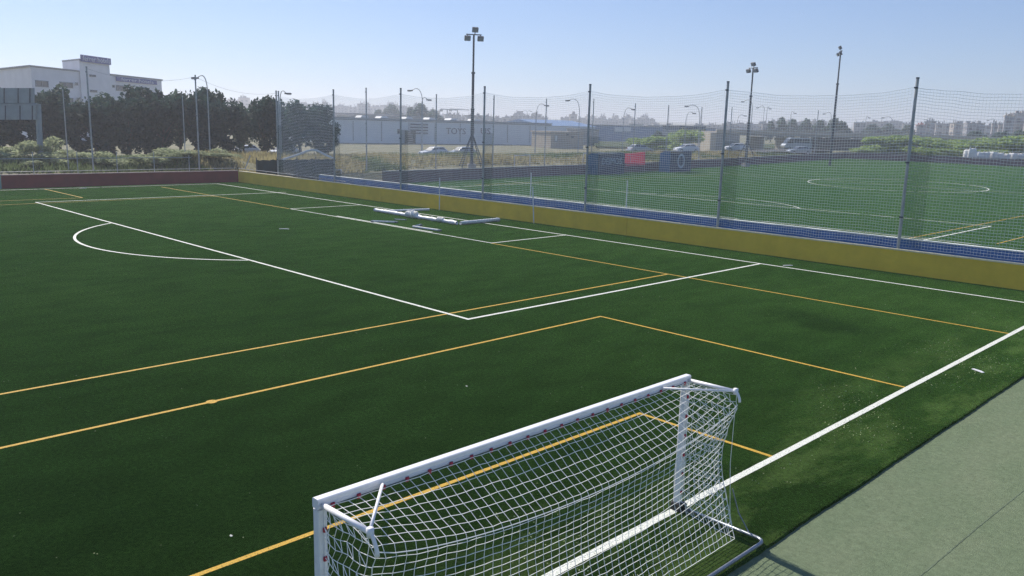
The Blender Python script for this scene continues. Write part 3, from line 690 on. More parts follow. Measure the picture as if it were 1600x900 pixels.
# ------------------------------------------------------------------ vegetation
def crown(mb, c, rad, n, size, seed, lobes=7, flat=.0):
    "leaf clumps scattered through several overlapping uneven lobes"
    rr = random.Random(seed); L_ = []
    for i in range(lobes):
        a = rr.uniform(0, 2*pi); q = rr.uniform(.15, .62); z = rr.uniform(-.55, .62)
        L_.append((Vector((c[0]+cos(a)*q*rad[0], c[1]+sin(a)*q*rad[1], c[2]+z*rad[2])), rr.uniform(.34, .56)))
    for i in range(n):
        lc, lr = L_[i % lobes]; v = Vector((rr.gauss(0, 1), rr.gauss(0, 1), rr.gauss(0, 1))).normalized()*(rr.random()**.38)
        p = lc + Vector((v.x*rad[0]*lr, v.y*rad[1]*lr, v.z*rad[2]*lr)); s = size*rr.uniform(.5, 1.35)
        a = Vector((rr.gauss(0, 1), rr.gauss(0, 1), rr.gauss(0, .8))).normalized(); b = a.orthogonal().normalized(); b = (b*cos(i) + a.cross(b)*sin(i)).normalized()
        k = len(mb.v); mb.v += [tuple(p-a*s*.5), tuple(p+b*s*.33), tuple(p+a*s*.6), tuple(p-b*s*.33)]; mb.f.append((k, k+1, k+2, k+3))
def tree_proto(name, label, cat, leafm, h, rad, n, size, seed, group, trunk=True, lobes=8):
    t = thing(name, label, cat, (0, 0, 0), 0, group); rr = random.Random(seed+50)
    m = MB(); crown(m, (0, 0, h-rad[2]), rad, n, size, seed, lobes)
    if trunk: crown(m, (rad[0]*.15, 0, h*.34), (rad[0]*.7, rad[1]*.7, h*.27), n//4, size, seed+77, 5)
    m.build('crown', leafm, t)
    if trunk:
        m = MB(); top = Vector((rr.uniform(-.3, .3), rr.uniform(-.3, .3), h-rad[2])); m.tube([(0, 0, -.3), (top.x*.4, top.y*.3, h*.25), top], .2, 7, r2=.09)
        for i in range(6):
            a = rr.uniform(0, 2*pi); z0 = h*rr.uniform(.2, .5); q = Vector((cos(a)*rad[0]*.55, sin(a)*rad[1]*.55, z0 + h*.22)); m.tube([(top.x*z0/h, top.y*z0/h, z0), q*.6+Vector((0, 0, z0*.4)), q], .075, 5, r2=.03)
        m.build('trunk', 'bark', t)
    return t
def place(protos, spots, labels=None, group=None):
    used = set()
    for i, (px, ptop, pbase, wpx, dist, k) in enumerate(spots):
        pr = protos[k]; b0 = at(px, pbase, dist); gz = H(b0.x, b0.y); top = at(px, ptop, dist); hh = max(.4, top.z-gz); ww = wpx/FOC*dist
        ph = pr['h0']; pw = pr['w0']
        if k in used: o = dup(pr)
        else: o = pr; used.add(k)
        o.location = (b0.x, b0.y, gz); o.scale = (ww/pw, ww/pw, hh/ph); o.rotation_euler.z = rng.uniform(0, 6.28)
        if labels: o['label'] = labels[i]
        if group: o['group'] = group
def P_(name, label, cat, leafm, h, rad, n, size, seed, group, trunk=True, lobes=8):
    t = tree_proto(name, label, cat, leafm, h, rad, n, size, seed, group, trunk, lobes); t['h0'] = h*.97; t['w0'] = rad[0]*1.75; return t
gp = 'dark trees under the white building'
pines = [P_('pine_tree', 'x', 'tree', 'pine', 7, (2.6, 2.6, 2.9), 3200, .42, 1, gp, lobes=13), P_('pine_tree', 'x', 'tree', 'pine', 7, (2.6, 2.4, 2.8), 2900, .42, 2, gp, lobes=10), P_('pine_tree', 'x', 'tree', 'pine2', 7, (2.5, 2.5, 2.7), 2600, .42, 3, gp, lobes=9)]
SP = [(-8, 136, 232, 70, 98, 0), (22, 142, 232, 66, 102, 1), (72, 142, 232, 60, 100, 0), (94, 136, 230, 44, 104, 2), (122, 160, 232, 50, 99, 1), (150, 148, 234, 72, 98, 1), (178, 150, 232, 60, 103, 2), (203, 152, 234, 56, 97, 0),
      (227, 135, 234, 58, 101, 0), (254, 143, 234, 62, 99, 1), (282, 145, 233, 54, 103, 2), (306, 138, 234, 60, 98, 1), (330, 137, 233, 56, 103, 0), (357, 150, 234, 54, 99, 1), (381, 164, 234, 40, 105, 2), (414, 150, 236, 56, 99, 0), (438, 152, 236, 52, 103, 1), (470, 160, 238, 58, 100, 2), (497, 162, 238, 52, 102, 0), (512, 186, 236, 36, 98, 1)]
LB = ['dark tree at the left border behind the hoarding', 'dark tree directly behind the grey hoarding', 'dark tree right of the hoarding post', 'pale topped tree at the thin pole under the white building', 'low dark tree left of the tower pole', 'broad dark tree crossed by the tall pole before the tower', 'tree under the tower base, right of the tall pole', 'dark tree below the blank end of the tower',
      'high dark tree hiding the right wing windows', 'dark tree at the right end of the white building', 'dark tree crossed by the second thin pole', 'dark tree behind the pole and curved lamp', 'high dark tree right of the curved lamp', 'dark tree right of the lamp with a bare trunk gap', 'small tree in the gap left of the last dark group', 'dark tree left of the corner net pole', 'dark tree behind the corner net pole', 'first dark tree seen through the pale net', 'second dark tree seen through the pale net', 'low dark tree at the left end of the warehouse']
place(pines, SP, LB, gp)
gp = 'grey-green bushes behind the red wall'
bus = [P_('bush', 'x', 'bush', 'bush', 2.2, (1.7, 1.6, 1.1), 1500, .24, 11, gp, False, 7), P_('bush', 'x', 'bush', 'bush', 2.2, (1.8, 1.5, 1.1), 1500, .24, 12, gp, False, 8)]
SP = [(4, 236, 276, 70, 80, 0), (34, 220, 262, 62, 84, 1), (72, 214, 262, 54, 86, 0), (58, 246, 274, 52, 78, 1), (90, 238, 274, 60, 79, 0), (120, 232, 272, 62, 81, 1), (150, 236, 272, 56, 79, 0), (178, 244, 270, 56, 78, 1), (203, 248, 270, 44, 80, 0), (240, 236, 268, 50, 81, 1), (268, 231, 266, 64, 83, 0), (300, 236, 262, 50, 84, 1), (328, 232, 258, 54, 86, 0), (352, 236, 254, 46, 87, 1), (262, 238, 264, 48, 79, 1), (288, 235, 260, 50, 80, 0), (318, 236, 258, 46, 80.5, 1), (344, 239, 258, 44, 81, 0), (214, 240, 268, 46, 79, 1)]
LB = ['bush at the left border above the pale green wall', 'rounded bush under the hoarding', 'taller bush at the foot of the hoarding post', 'low bush at the first railing post', 'bush between the first and second railing posts', 'broad pale bush above the second railing post', 'bush right of the second railing post', 'bush left of the third railing post', 'low dark bush under the third railing post', 'bush before the fourth railing post', 'broad pale bush left of the two tall poles', 'pale bush below the curved lamp', 'pale bush right of the curved lamp foot', 'low bush left of the white and red car', 'bush on the bank between the fourth and last railing posts', 'bush on the bank at the last railing post before the corner', 'bush on the bank right below the curved lamp foot', 'bush on the bank nearest the slanted pale post', 'bush between the third and fourth railing posts']
place(bus, SP, LB, gp)
gp = 'light green bushes at the right'
gb = [P_('green_bush', 'x', 'bush', 'bush_green', 4, (3.2, 3, 1.9), 2200, .42, 21, gp, False, 8), P_('green_bush', 'x', 'bush', 'bush_green', 4, (3.2, 3, 1.9), 2200, .42, 22, gp, False, 10)]
SP = [(1365, 214, 252, 64, 172, 0), (1402, 212, 252, 66, 176, 1), (1350, 232, 254, 46, 168, 1), (1440, 216, 254, 70, 172, 0), (1478, 218, 254, 66, 178, 1), (1514, 220, 254, 74, 172, 0), (1552, 216, 254, 76, 180, 1), (1590, 214, 254, 80, 174, 0), (1625, 216, 256, 80, 176, 1), (1460, 232, 256, 60, 166, 1), (1535, 234, 256, 70, 168, 0), (1070, 204, 234, 60, 185, 1), (1030, 214, 240, 60, 165, 0), (1000, 216, 240, 44, 170, 1)]
LB = ['light green bush at the dark end of the bridge', 'light green bush left of the nearest net pole', 'low green bush under the bridge end', 'light green bush right of the nearest net pole', 'green bush left of the white bags', 'green bush right behind the first white bags', 'green bush above the middle of the bag row', 'green bush at the right border', 'green bush just outside the right border', 'low bush right of the nearest net pole, by the wall', 'low bush just behind the white bags', 'green bush under the yellow lettered sign', 'dark green bush above the gap between banner and second dugout', 'small dark bush above the red banner']
place(gb, SP, LB, gp)
for b_ in bus+gb+pines:
    for k_ in ('h0', 'w0'):
        for o in bpy.data.objects:
            if k_ in o.keys(): del o[k_]
# dry grass tufts on the banks
gm = MB(); gg = MB()
for i in range(26000):
    px = rng.uniform(-20, 1330); d_ = rng.uniform(0, 1)
    if px < 480: dist = rng.uniform(75, 98)
    else: dist = 74 + (px-480)*.075 + rng.uniform(4, 26)
    p = at(px, 245, dist)
    if p.x > -31.9 and p.y < 121.6: continue
    z = H(p.x, p.y); dens = noise.noise((p.x*.12, p.y*.12, 0))
    if dens < -.15 and rng.random() < .6: continue
    m_ = gg if noise.noise((p.x*.08, p.y*.08, 8)) > (.12 if px > 300 else -.35) else gm; s = rng.uniform(.25, .65)*(1.3 if dens > .2 else 1)
    for q in range(3):
        a = rng.uniform(0, 2*pi); dx, dy = cos(a)*.07, sin(a)*.07; lx, ly = rng.uniform(-.25, .25), rng.uniform(-.25, .25); ox, oy_ = rng.uniform(-.2, .2), rng.uniform(-.2, .2); n = len(m_.v)
        m_.v += [(p.x+ox-dx, p.y+oy_-dy, z-.05), (p.x+ox+dx, p.y+oy_+dy, z-.05), (p.x+ox+lx, p.y+oy_+ly, z+s)]; m_.f.append((n, n+1, n+2))
stuff(gm.build('dry_grass', 'grass')); stuff(gg.build('green_grass', 'grass_green'))

# earth mound and dark screen behind the corner --------------------------------
def mound(name, m, cx, cy, rx, ry, h, seed, label):
    k = MB(); N_ = 22
    for j in range(N_+1):
        for i in range(N_+1):
            u = i/N_*2-1; v = j/N_*2-1; x = u*rx; y = v*ry; q = max(0, 1-(u*u+v*v)); e = h*q**.7*(1+.35*noise.noise((x*.6, y*.6, seed)))
            k.v.append((cx+x, cy+y, H(cx+x, cy+y) - .15 + e))
    for j in range(N_):
        for i in range(N_): a = j*(N_+1)+i; k.f.append((a, a+1, a+N_+2, a+N_+1))
    return struct(k.build(name, m, smooth=True))
sc = thing('windbreak_screen', 'dark green cloth screen fence behind the corner of the walls', 'screen', tuple(at(402, 272, 76.2)))
q0 = at(400, 249, 76.2); q1 = at(521, 247, 80.5); o_ = sc.location.copy(); k = MB(); ns = 24
for i in range(ns+1):
    p = q0.lerp(q1, i/ns); zt = p.z - .12*abs(sin(i*1.3)) ; zb_ = H(p.x, p.y)-.9; off = .05*sin(i*2.1)
    k.v += [(p.x-o_.x+off, p.y-o_.y, zb_-o_.z), (p.x-o_.x+off, p.y-o_.y, zt-o_.z), (p.x-o_.x+off-.04, p.y-o_.y, zt-o_.z), (p.x-o_.x+off-.04, p.y-o_.y, zb_-o_.z)]
for i in range(ns):
    a = i*4; k.f += [(a, a+4, a+5, a+1), (a+1, a+5, a+6, a+2), (a+2, a+6, a+7, a+3)]
k.build('cloth', 'tarp', sc)
for i in range(0, ns+1, 6):
    p = q0.lerp(q1, i/ns); MB().tube([(p.x-o_.x+.08, p.y-o_.y, H(p.x, p.y)-.9-o_.z), (p.x-o_.x+.08, p.y-o_.y, p.z-o_.z+.15)], .04, 6).build('post', 'galv_dark', sc)
ar = [at(x, y, 82) for x, y in ((440, 250), (462, 243), (480, 236), (487, 234.5), (495, 235), (508, 242), (524, 249))]
at_ = thing('tent_frame', 'low pale arched tent roof showing over the dark green screen', 'tent', tuple(ar[0]))
k = MB(); n = len(ar); dback = Vector((-2.4, 1.4, 0))
for p in ar: k.v += [tuple(p-ar[0]), tuple(p-ar[0]+dback)]
for i in range(n-1): k.f.append((2*i, 2*i+1, 2*i+3, 2*i+2))
k.build('canvas', 'grey_shutter', at_); MB().tube([p-ar[0] for p in ar], .10, 6).build('frame_tube', 'white_cap', at_)
# grey hoarding backs on a post at the left border
hb = thing('hoarding', 'grey back of a double hoarding on a thick post at the left border', 'hoarding', tuple(at(57, 225, 84)))
hz = H(hb.location.x, hb.location.y); hb.location.z = hz
def rel(px, py): return at(px, py, 84) - hb.location
def panel(x0, y0, x1, y1, m, nm):
    a, b2, c2, d2 = rel(x0, y0), rel(x1, y0), rel(x1, y1), rel(x0, y1); bk = Vector((-.25, .25, 0)).normalized()*.3; k = MB()
    k.v = [tuple(p) for p in (a, b2, c2, d2)] + [tuple(p+bk) for p in (a, b2, c2, d2)]
    k.f = [(0, 1, 2, 3), (7, 6, 5, 4), (0, 4, 5, 1), (1, 5, 6, 2), (2, 6, 7, 3), (3, 7, 4, 0)]; pn = k.build(nm, m, hb)
    rb = MB()
    for s in (.2, .45, .72, .95): rb.tube([a.lerp(b2, s)-bk*.12, d2.lerp(c2, s)-bk*.12], .05, 4)
    rb.build('rib', 'galv_dark', pn)
panel(-30, 137.5, 51, 161, 'hoard', 'upper_panel'); panel(-30, 165, 55, 187, 'hoard', 'lower_panel')
MB().tube([rel(-30, 163)+Vector((-.1, .1, 0)), rel(57, 163.5)+Vector((-.1, .1, 0))], .12, 6).build('beam', 'hoard', hb)
MB().tube([Vector((0, 0, -.3))-Vector((.3, -.3, 0)), rel(55, 162)-Vector((.3, -.3, 0))], .24, 8).build('post', 'hoard', hb)

# ------------------------------------------------------------------ roads and cars
def strip(name, pts, wd, m, dz=.03):
    k = MB(); P2 = [Vector(p) for p in pts]
    for i, p in enumerate(P2):
        d = (P2[min(i+1, len(P2)-1)] - P2[max(i-1, 0)]).normalized(); q = Vector((-d.y, d.x))*wd/2
        z = max(H(p.x, p.y), H(p.x+q.x, p.y+q.y), H(p.x-q.x, p.y-q.y)) + dz
        k.v += [(p.x-q.x, p.y-q.y, z), (p.x+q.x, p.y+q.y, z)]
    for i in range(len(P2)-1): a = 2*i; k.f.append((a, a+1, a+3, a+2))
    return struct(k.build(name, m))
def rpt(px, dist): p = at(px, 238, dist); return (p.x, p.y)
def dense(pp, n=10):
    out = []
    for i in range(len(pp)-1):
        for q in range(n): out.append(tuple(Vector(pp[i]).lerp(Vector(pp[i+1]), q/n)))
    return out + [pp[-1]]
strip('road', dense([rpt(-200, 104), rpt(250, 106), rpt(400, 110), rpt(560, 114), rpt(720, 119), rpt(900, 128), rpt(1050, 142), rpt(1200, 160), rpt(1330, 190), rpt(1500, 260)]), 7.5, 'asphalt', .05)
def car(label, cat, loc, rz, paint, kind='hatch', group='cars on the road behind the pitches'):
    t = thing('parked_car' if kind == 'hatch' else 'van', label, cat, loc, rz, group)
    if kind == 'hatch': Ln, Wd = 4.1, 1.7; body = [(-2.03, .28), (2.02, .28), (2.06, .55), (1.95, .76), (1.0, .93), (-1.7, .97), (-2.0, .86), (-2.07, .5)]; cab = [(1.02, .93), (.38, 1.40), (-1.15, 1.46), (-1.78, .97)]
    else: Ln, Wd = 5.6, 2.0; body = [(-2.8, .35), (2.75, .35), (2.85, .8), (2.45, 1.2), (-2.8, 1.25), (-2.85, .6)]; cab = [(2.45, 1.2), (1.75, 2.2), (1.3, 2.35), (-2.6, 2.35), (-2.8, 1.25)]
    b = MB(); b.prism(body, -Wd/2, Wd/2)
    k = len(cab); n = len(b.v)
    for s in (-1, 1): b.v += [(x, s*(Wd/2-.05 - (.14 if z > 1.0 else 0)), z) for x, z in cab]
    b.f.append(tuple(n+i for i in reversed(range(k)))); b.f.append(tuple(n+k+i for i in range(k)))
    for i in range(k): j = (i+1) % k; b.f.append((n+i, n+j, n+k+j, n+k+i))
    bo = b.build('body', paint, t); md = bo.modifiers.new('bevel', 'BEVEL'); md.width = .05; md.segments = 2; md.limit_method = 'ANGLE'
    if kind == 'hatch': sides = [[(.86, .98), (.36, 1.33), (-.30, 1.37), (-.30, .98)], [(-.38, .98), (-.38, 1.37), (-1.1, 1.38), (-1.55, 1.02)]]; fr_ = ((.98, .97), (.44, 1.37)); bk_ = ((-1.72, 1.03), (-1.22, 1.40))
    else: sides = [[(2.2, 1.3), (1.7, 2.05), (1.0, 2.1), (1.0, 1.3)], [(.85, 1.4), (.85, 2.1), (-.7, 2.1), (-.7, 1.4)], [(-.85, 1.4), (-.85, 2.1), (-2.4, 2.1), (-2.4, 1.4)]]; fr_ = ((2.42, 1.26), (1.8, 2.16)); bk_ = ((-2.81, 1.4), (-2.68, 2.1))
    for pl in sides:
        for s in (-1, 1):
            w_ = MB(); y = s*(Wd/2-.09); w_.v = [(x, s*(Wd/2-.05-.14*(.35 if z < 1.1 else .95))+s*.03, z) for x, z in pl] + [(x, s*(Wd/2-.3), z) for x, z in pl]; kk = len(pl)
            w_.f = [tuple(range(kk)), tuple(kk+i for i in reversed(range(kk)))] + [(i, (i+1) % kk, kk+(i+1) % kk, kk+i) for i in range(kk)]; w_.build('side_window', 'glass', t)
    for nm, ((x0, z0), (x1, z1)) in (('windscreen', fr_), ('rear_window', bk_)):
        e = .03 if nm == 'windscreen' else -.03
        MB().quad((x0+e, -Wd/2+.18, z0), (x0+e, Wd/2-.18, z0), (x1+e, Wd/2-.27, z1), (x1+e, -Wd/2+.27, z1)).build(nm, 'glass', t)
    for x in (Ln*.315, -Ln*.32):
        for s in (-1, 1):
            wh = MB(); wh.tube([(x, s*(Wd/2-.2), .31), (x, s*(Wd/2+.01), .31)], .31, 14); wh = wh.build('wheel', 'tyre', t); MB().tube([(x, s*(Wd/2), .31), (x, s*(Wd/2+.025), .31)], .19, 10).build('rim', 'rim', wh)
    for s in (-1, 1): MB().box((Ln/2-.06, s*(Wd/2-.3), .68 if kind == 'hatch' else .85), (.1, .32, .14), bev=.02).build('headlight', 'lamp_glass', t)
    for s in (-1, 1): MB().box((-Ln/2+.02, s*(Wd/2-.2), .75 if kind == 'hatch' else 1.0), (.06, .2, .2), bev=.02).build('tail_light', 'car_red', t)
    return t
def road_dir(px, d0, d1): a = Vector(rpt(px-40, d0)); b = Vector(rpt(px+40, d1)); return atan2(b.y-a.y, b.x-a.x)
for px, dist, paint, lb, flip in ((381, 109.5, 'car_white', 'white car with a red rear edge right of the earth bank', 1), (443, 111, 'car_white', 'white car half hidden behind the corner net pole', 1), (678, 117.5, 'car_white', 'white car left of the central floodlight mast', 1), (722, 119, 'car_silver', 'silver car right behind the mast legs', 1),
        (1000, 137, 'car_silver', 'silver car above the red banner', 0), (1072, 144.5, 'car_white', 'white car above the second navy dugout', 1), (1148, 153, 'car_white', 'white car under the left end of the bridge', 1), (1248, 160, 'car_silver', 'silver car in front of the white van', 1)):
    x, y = rpt(px, dist); a = Vector(rpt(px-60, dist-3)); b2 = Vector(rpt(px+60, dist+4)); rz = atan2(b2.y-a.y, b2.x-a.x) + (pi if flip else 0)
    car(lb, 'car', (x, y, H(x, y)+.1), rz, paint)
x, y = rpt(1243, 176); car('white minibus under the bridge span', 'van', (x, y, H(x, y)+.1), atan2(.75, .6)+pi, 'car_silver', 'van')

# ------------------------------------------------------------------ things along the far side of the second pitch
def dugout(px0, px1, ptop, pbot, dist, lab, text=None, emblem=False):
    a = on_ground(px0, pbot, .1); b2 = on_ground(px1, pbot-2, .1); mid = (a+b2)/2; d = Vector((b2.x-a.x, b2.y-a.y, 0)); ln = min(5.5, d.length); ang = atan2(d.y, d.x)
    t = thing('dugout', lab, 'dugout', (mid.x, mid.y, 0), ang, 'navy team dugouts on the second pitch'); h = at((px0+px1)/2, ptop, hypot(mid.x-CAM.x, mid.y-CAM.y)).z
    MB().box((0, 0, h/2-.03), (ln, .10, h-.06), bev=.01).build('front_panel', 'navy', t)
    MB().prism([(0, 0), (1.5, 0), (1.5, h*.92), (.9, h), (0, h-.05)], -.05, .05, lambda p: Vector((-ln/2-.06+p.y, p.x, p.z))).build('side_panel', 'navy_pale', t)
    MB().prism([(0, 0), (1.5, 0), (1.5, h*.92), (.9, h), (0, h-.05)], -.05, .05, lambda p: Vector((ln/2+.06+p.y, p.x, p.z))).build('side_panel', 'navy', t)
    MB().box((0, .7, h+.02), (ln+.25, 1.6, .06)).build('roof', 'navy', t)
    MB().box((0, 1.0, .42), (ln-.3, .4, .06)).build('bench', 'galv', t)
    if text: text_mesh('lettering', text, h*.44, 'letter_pale', t, (0, -.07, h*.62), (pi/2, 0, 0), .01, ln*.8/(h*.44*3.6))
    if emblem:
        k = MB(); k.tube([(0, -.055, h*.55), (0, -.075, h*.55)], h*.36, 20); e = k.build('emblem', 'letter_pale', t); k = MB(); k.tube([(0, -.077, h*.55), (0, -.085, h*.55)], h*.24, 20); k.build('emblem_centre', 'navy', e)
    return t
dugout(931, 977, 240, 272, 100, 'navy dugout with pale lettering left of the red banner', 'DEIMOS')
dugout(1041, 1083, 237, 269, 108, 'navy dugout with a round pale emblem right of the red banner', None, True)
bn = thing('banner', 'bright red banner hung above the maroon wall beside the first dugout', 'banner', tuple(on_x(991, 262, -29.0)))
a = on_x(975, 240, -28.6)-bn.location; b2 = on_x(1008, 237, -28.6)-bn.location; c2 = on_x(1008, 257.5, -28.6)-bn.location; d2 = on_x(975, 260, -28.6)-bn.location
k = MB(); N_ = 8
for i in range(N_+1):
    u = i/N_; p = a.lerp(b2, u); q = d2.lerp(c2, u); o_ = Vector((.05*sin(u*9), 0, -.04*sin(pi*u))); k.v += [tuple(p+o_), tuple(q+o_), tuple(p+o_-Vector((.02, 0, 0))), tuple(q+o_-Vector((.02, 0, 0)))]
for i in range(N_): e = 4*i; k.f += [(e, e+1, e+5, e+4), (e+2, e+6, e+7, e+3)]
k.build('cloth', 'pink_red', bn)
for p, q in ((a, d2), (b2, c2)): MB().tube([p+Vector((-.06, 0, .1)), q+Vector((-.06, 0, -1.2))], .04, 6).build('post', 'pole', bn)
k = MB(); pp = [a.lerp(b2, .2).lerp(d2.lerp(c2, .2), v) + Vector((.07, dx, 0)) for v, dx in ((.15, .0), (.2, .35), (.45, .4), (.5, .05), (.45, .4), (.75, .3))]
k.tube(pp, .035, 4); k.build('emblem', 'letter_pale', bn)
def small_goal(px0, px1, ptop, pbot, x, lab):
    a = on_x(px0, pbot, x); b2 = on_x(px1, pbot-1, x); h = on_x(px0, ptop, x).z-a.z; t = thing('training_goal', lab, 'goal', tuple(a), 0, 'small white training goals behind the maroon wall'); d = b2-a
    MB().tube([(0, 0, -.8), (0, 0, h)], .045, 6).build('post', 'white_paint', t); MB().tube([d+Vector((0, 0, -.8)), d+Vector((0, 0, h))], .045, 6).build('post', 'white_paint', t)
    MB().tube([(0, 0, h), d+Vector((0, 0, h))], .045, 6).build('crossbar', 'white_paint', t); MB().tube([d+Vector((0, 0, h)), d+Vector((-.9, .9, -.2))], .035, 6).build('brace', 'white_paint', t); MB().tube([(0, 0, h), Vector((-.9, .9, -.2))], .035, 6).build('brace', 'white_paint', t)
small_goal(804, 828, 243, 251, -31.2, 'small white training goal behind the maroon wall, left one'); small_goal(911, 924, 240, 250, -31.2, 'small white training goal half behind the first navy dugout')
small_goal(520, 533, 266, 270, -32, 'low white frame in the grass above the blue wall')
bg_ = None; x_ = 0
for i in range(14):
    px = 1497 + i*10.6 + rng.uniform(-1, 1); p = at(px, 258, 157 + i*.9); gz = 1.2+.55
    p.y = max(p.y, 122.2)
    if bg_ is None:
        bg_ = thing('bulk_bag', '', 'bag', (0, 0, 0), 0, 'white bulk bags along the end wall'); k = MB(); N_ = 16
        for j, (z, s) in enumerate(((0, .46), (.25, .54), (.7, .53), (1.12, .51), (1.27, .40), (1.24, .1))):
            for q in range(N_):
                t_ = 2*pi*q/N_; sq = 1/max(abs(cos(t_)), abs(sin(t_)))**.85; k.v.append((s*sq*cos(t_)*(1+.06*noise.noise((q, z*4, 1))), s*sq*sin(t_), z+.03*noise.noise((q*1.3, z, 5))))
        for j in range(5):
            for q in range(N_): w_ = (q+1) % N_; k.f.append((j*N_+q, j*N_+w_, (j+1)*N_+w_, (j+1)*N_+q))
        k.f.append(tuple(5*N_+q for q in range(N_))); k.build('sack', 'bag', bg_, True)
        lp = MB()
        for sx_, sy_ in ((1, 1), (1, -1), (-1, 1), (-1, -1)): lp.tube([(.42*sx_, .42*sy_, 1.0), (.36*sx_, .36*sy_, 1.4), (.3*sx_, .3*sy_, 1.12)], .03, 4)
        lp.build('lifting_loops', 'bag', bg_); o = bg_
    else: o = dup(bg_)
    o.location = (p.x, p.y, gz); o.rotation_euler.z = rng.uniform(-.4, .4); s = rng.uniform(.95, 1.12); o.scale = (s, s, s*rng.uniform(1.0, 1.25)*(1.25 if i < 2 else 1))
    o['label'] = 'white bulk bag in the row along the end wall of the second pitch' if i > 1 else ['taller white bulk bag at the left end of the row', 'second taller white bulk bag from the left end'][i]

# ------------------------------------------------------------------ buildings
class Facade:
    "upright plane through two ground points; maps picture points to (s, z) on it"
    def __init__(s, px0, d0, px1, d1):
        s.A = at(px0, 200, d0).xy; s.B = at(px1, 200, d1).xy; s.d = (s.B-s.A).normalized(); s.n = Vector((s.d.y, -s.d.x)); s.ang = atan2(s.d.y, s.d.x)
        if s.n.dot(CAM.xy-s.A) < 0: s.n = -s.n
        s.L = (s.B-s.A).length
    def sz(s, px, py):
        d = ray(px, py); t = (s.A-CAM.xy).dot(s.n)/d.xy.dot(s.n); p = CAM + d*t; return (p.xy-s.A).dot(s.d), p.z
def building(name, label, fac, z0, group=None, cat='building'): return thing(name, label, cat, (fac.A.x, fac.A.y, z0), fac.ang, group)
# local frame: x along the facade, y away from the camera (facade at y = 0), z up from z0
def flip(fac): return 1 if Vector((-fac.d.y, fac.d.x)).dot(fac.n) < 0 else -1
def blk(parent, fac, zb, px0, px1, ptop, depth, m, nm, y0=0., pbot=None, ptop1=None):
    s0, zt = fac.sz(px0, ptop); s1, zt1 = fac.sz(px1, ptop1 if ptop1 is not None else ptop); zt = zt if ptop1 is None else (zt+zt1)/2; bt = -.5 if pbot is None else fac.sz(px0, pbot)[1]-zb
    h = zt-zb; return MB().box(((s0+s1)/2, sg*(y0+depth/2), (h+bt)/2), (abs(s1-s0), depth, h-bt)).build(nm, m, parent), s0, s1, h
F = Facade(48, 162, 252, 196); z0 = .3; fb = building('hotel_office_building', 'white building with a tower and blue lettered signs above the dark trees', F, z0); sg = flip(F)
def loc2(p): return ((p-F.A).dot(F.d), (p-F.A).dot(Vector((-F.d.y, F.d.x))))
def lit_block(px_l, px_c, px_r, pt_c, pt_r, fwd, depth, zb=-.5):
    "block whose front runs px_c..px_r on the facade and whose left side runs back along -X until px_l; the top follows the roof line"
    s0, zt = F.sz(px_c, pt_c); s1, zt1 = F.sz(px_r, pt_r); h = (zt+zt1)/2-z0; C = F.A + F.d*s0 + F.n*fwd; D_ = F.A + F.d*s1 + F.n*fwd
    d = ray(px_l, 200).xy; t = (C.y-CAM.y)/d.y if abs(d.y) > 1e-4 else 0; E = CAM.xy + d*t
    if not (0 < (C.x-E.x) < 40): E = C + Vector((-9, 0))
    G_ = D_ - F.n*depth; ft_ = [loc2(q) for q in (C, D_, G_, E)]; k = MB(); k.v = [(x, y, zb) for x, y in ft_] + [(x, y, h) for x, y in ft_]
    k.f = [(0, 1, 5, 4), (1, 2, 6, 5), (2, 3, 7, 6), (3, 0, 4, 7), (4, 5, 6, 7), (3, 2, 1, 0)]
    rf = MB(); e = .25; cx = sum(q[0] for q in ft_)/4; cy = sum(q[1] for q in ft_)/4; out = [(x+(x-cx)*.02, y+(y-cy)*.02) for x, y in ft_]
    rf.v = [(x, y, h+.003) for x, y in out] + [(x, y, h+.28) for x, y in out]; rf.f = k.f
    return k, rf, h
k, rf, h = lit_block(3, 48, 252, 109.5, 122, 0, 14); k.build('wall', 'white_render', fb); rf.build('roof', 'roof_grey', fb)
k, rf, th = lit_block(105, 121, 168, 95.5, 98.5, .35, 6); k.build('tower', 'white_render', fb); rf.build('tower_roof', 'roof_grey', fb)
def sign(parent, fac, zb, px0, px1, py0, py1, txt, y, m='sign_blue', lm='sign_white', frac=.92, hfrac=1.05):
    a = fac.sz(px0, py0); b2 = fac.sz(px1, py0+(py1-py0)*0); sA, zt = a; sB = fac.sz(px1, py1)[0]; zb_ = fac.sz(px0, py1)[1]; hh = zt-zb_; c = (sA+sB)/2
    o = MB().box((c, sg*y, (zt+zb_)/2-zb), (sB-sA, .25, hh), bev=.03).build('sign_board', m, parent)
    if not txt.strip(): return o
    size = hh*hfrac; tm = text_mesh('lettering', txt, size, lm, o, (c, sg*(y-.16), (zt+zb_)/2-zb), (pi/2, 0, 0 if sg > 0 else pi), .03)
    wd = max(v.co.x for v in tm.data.vertices)-min(v.co.x for v in tm.data.vertices); tm.scale = ((sB-sA)*frac/wd, 1, 1); return o
sign(fb, F, z0, 121, 168, 85, 95.5, 'ferrer hotels', -.6); sign(fb, F, z0, 180, 243, 119.5, 126.5, 'ferrer hotels', -.2, frac=.8)
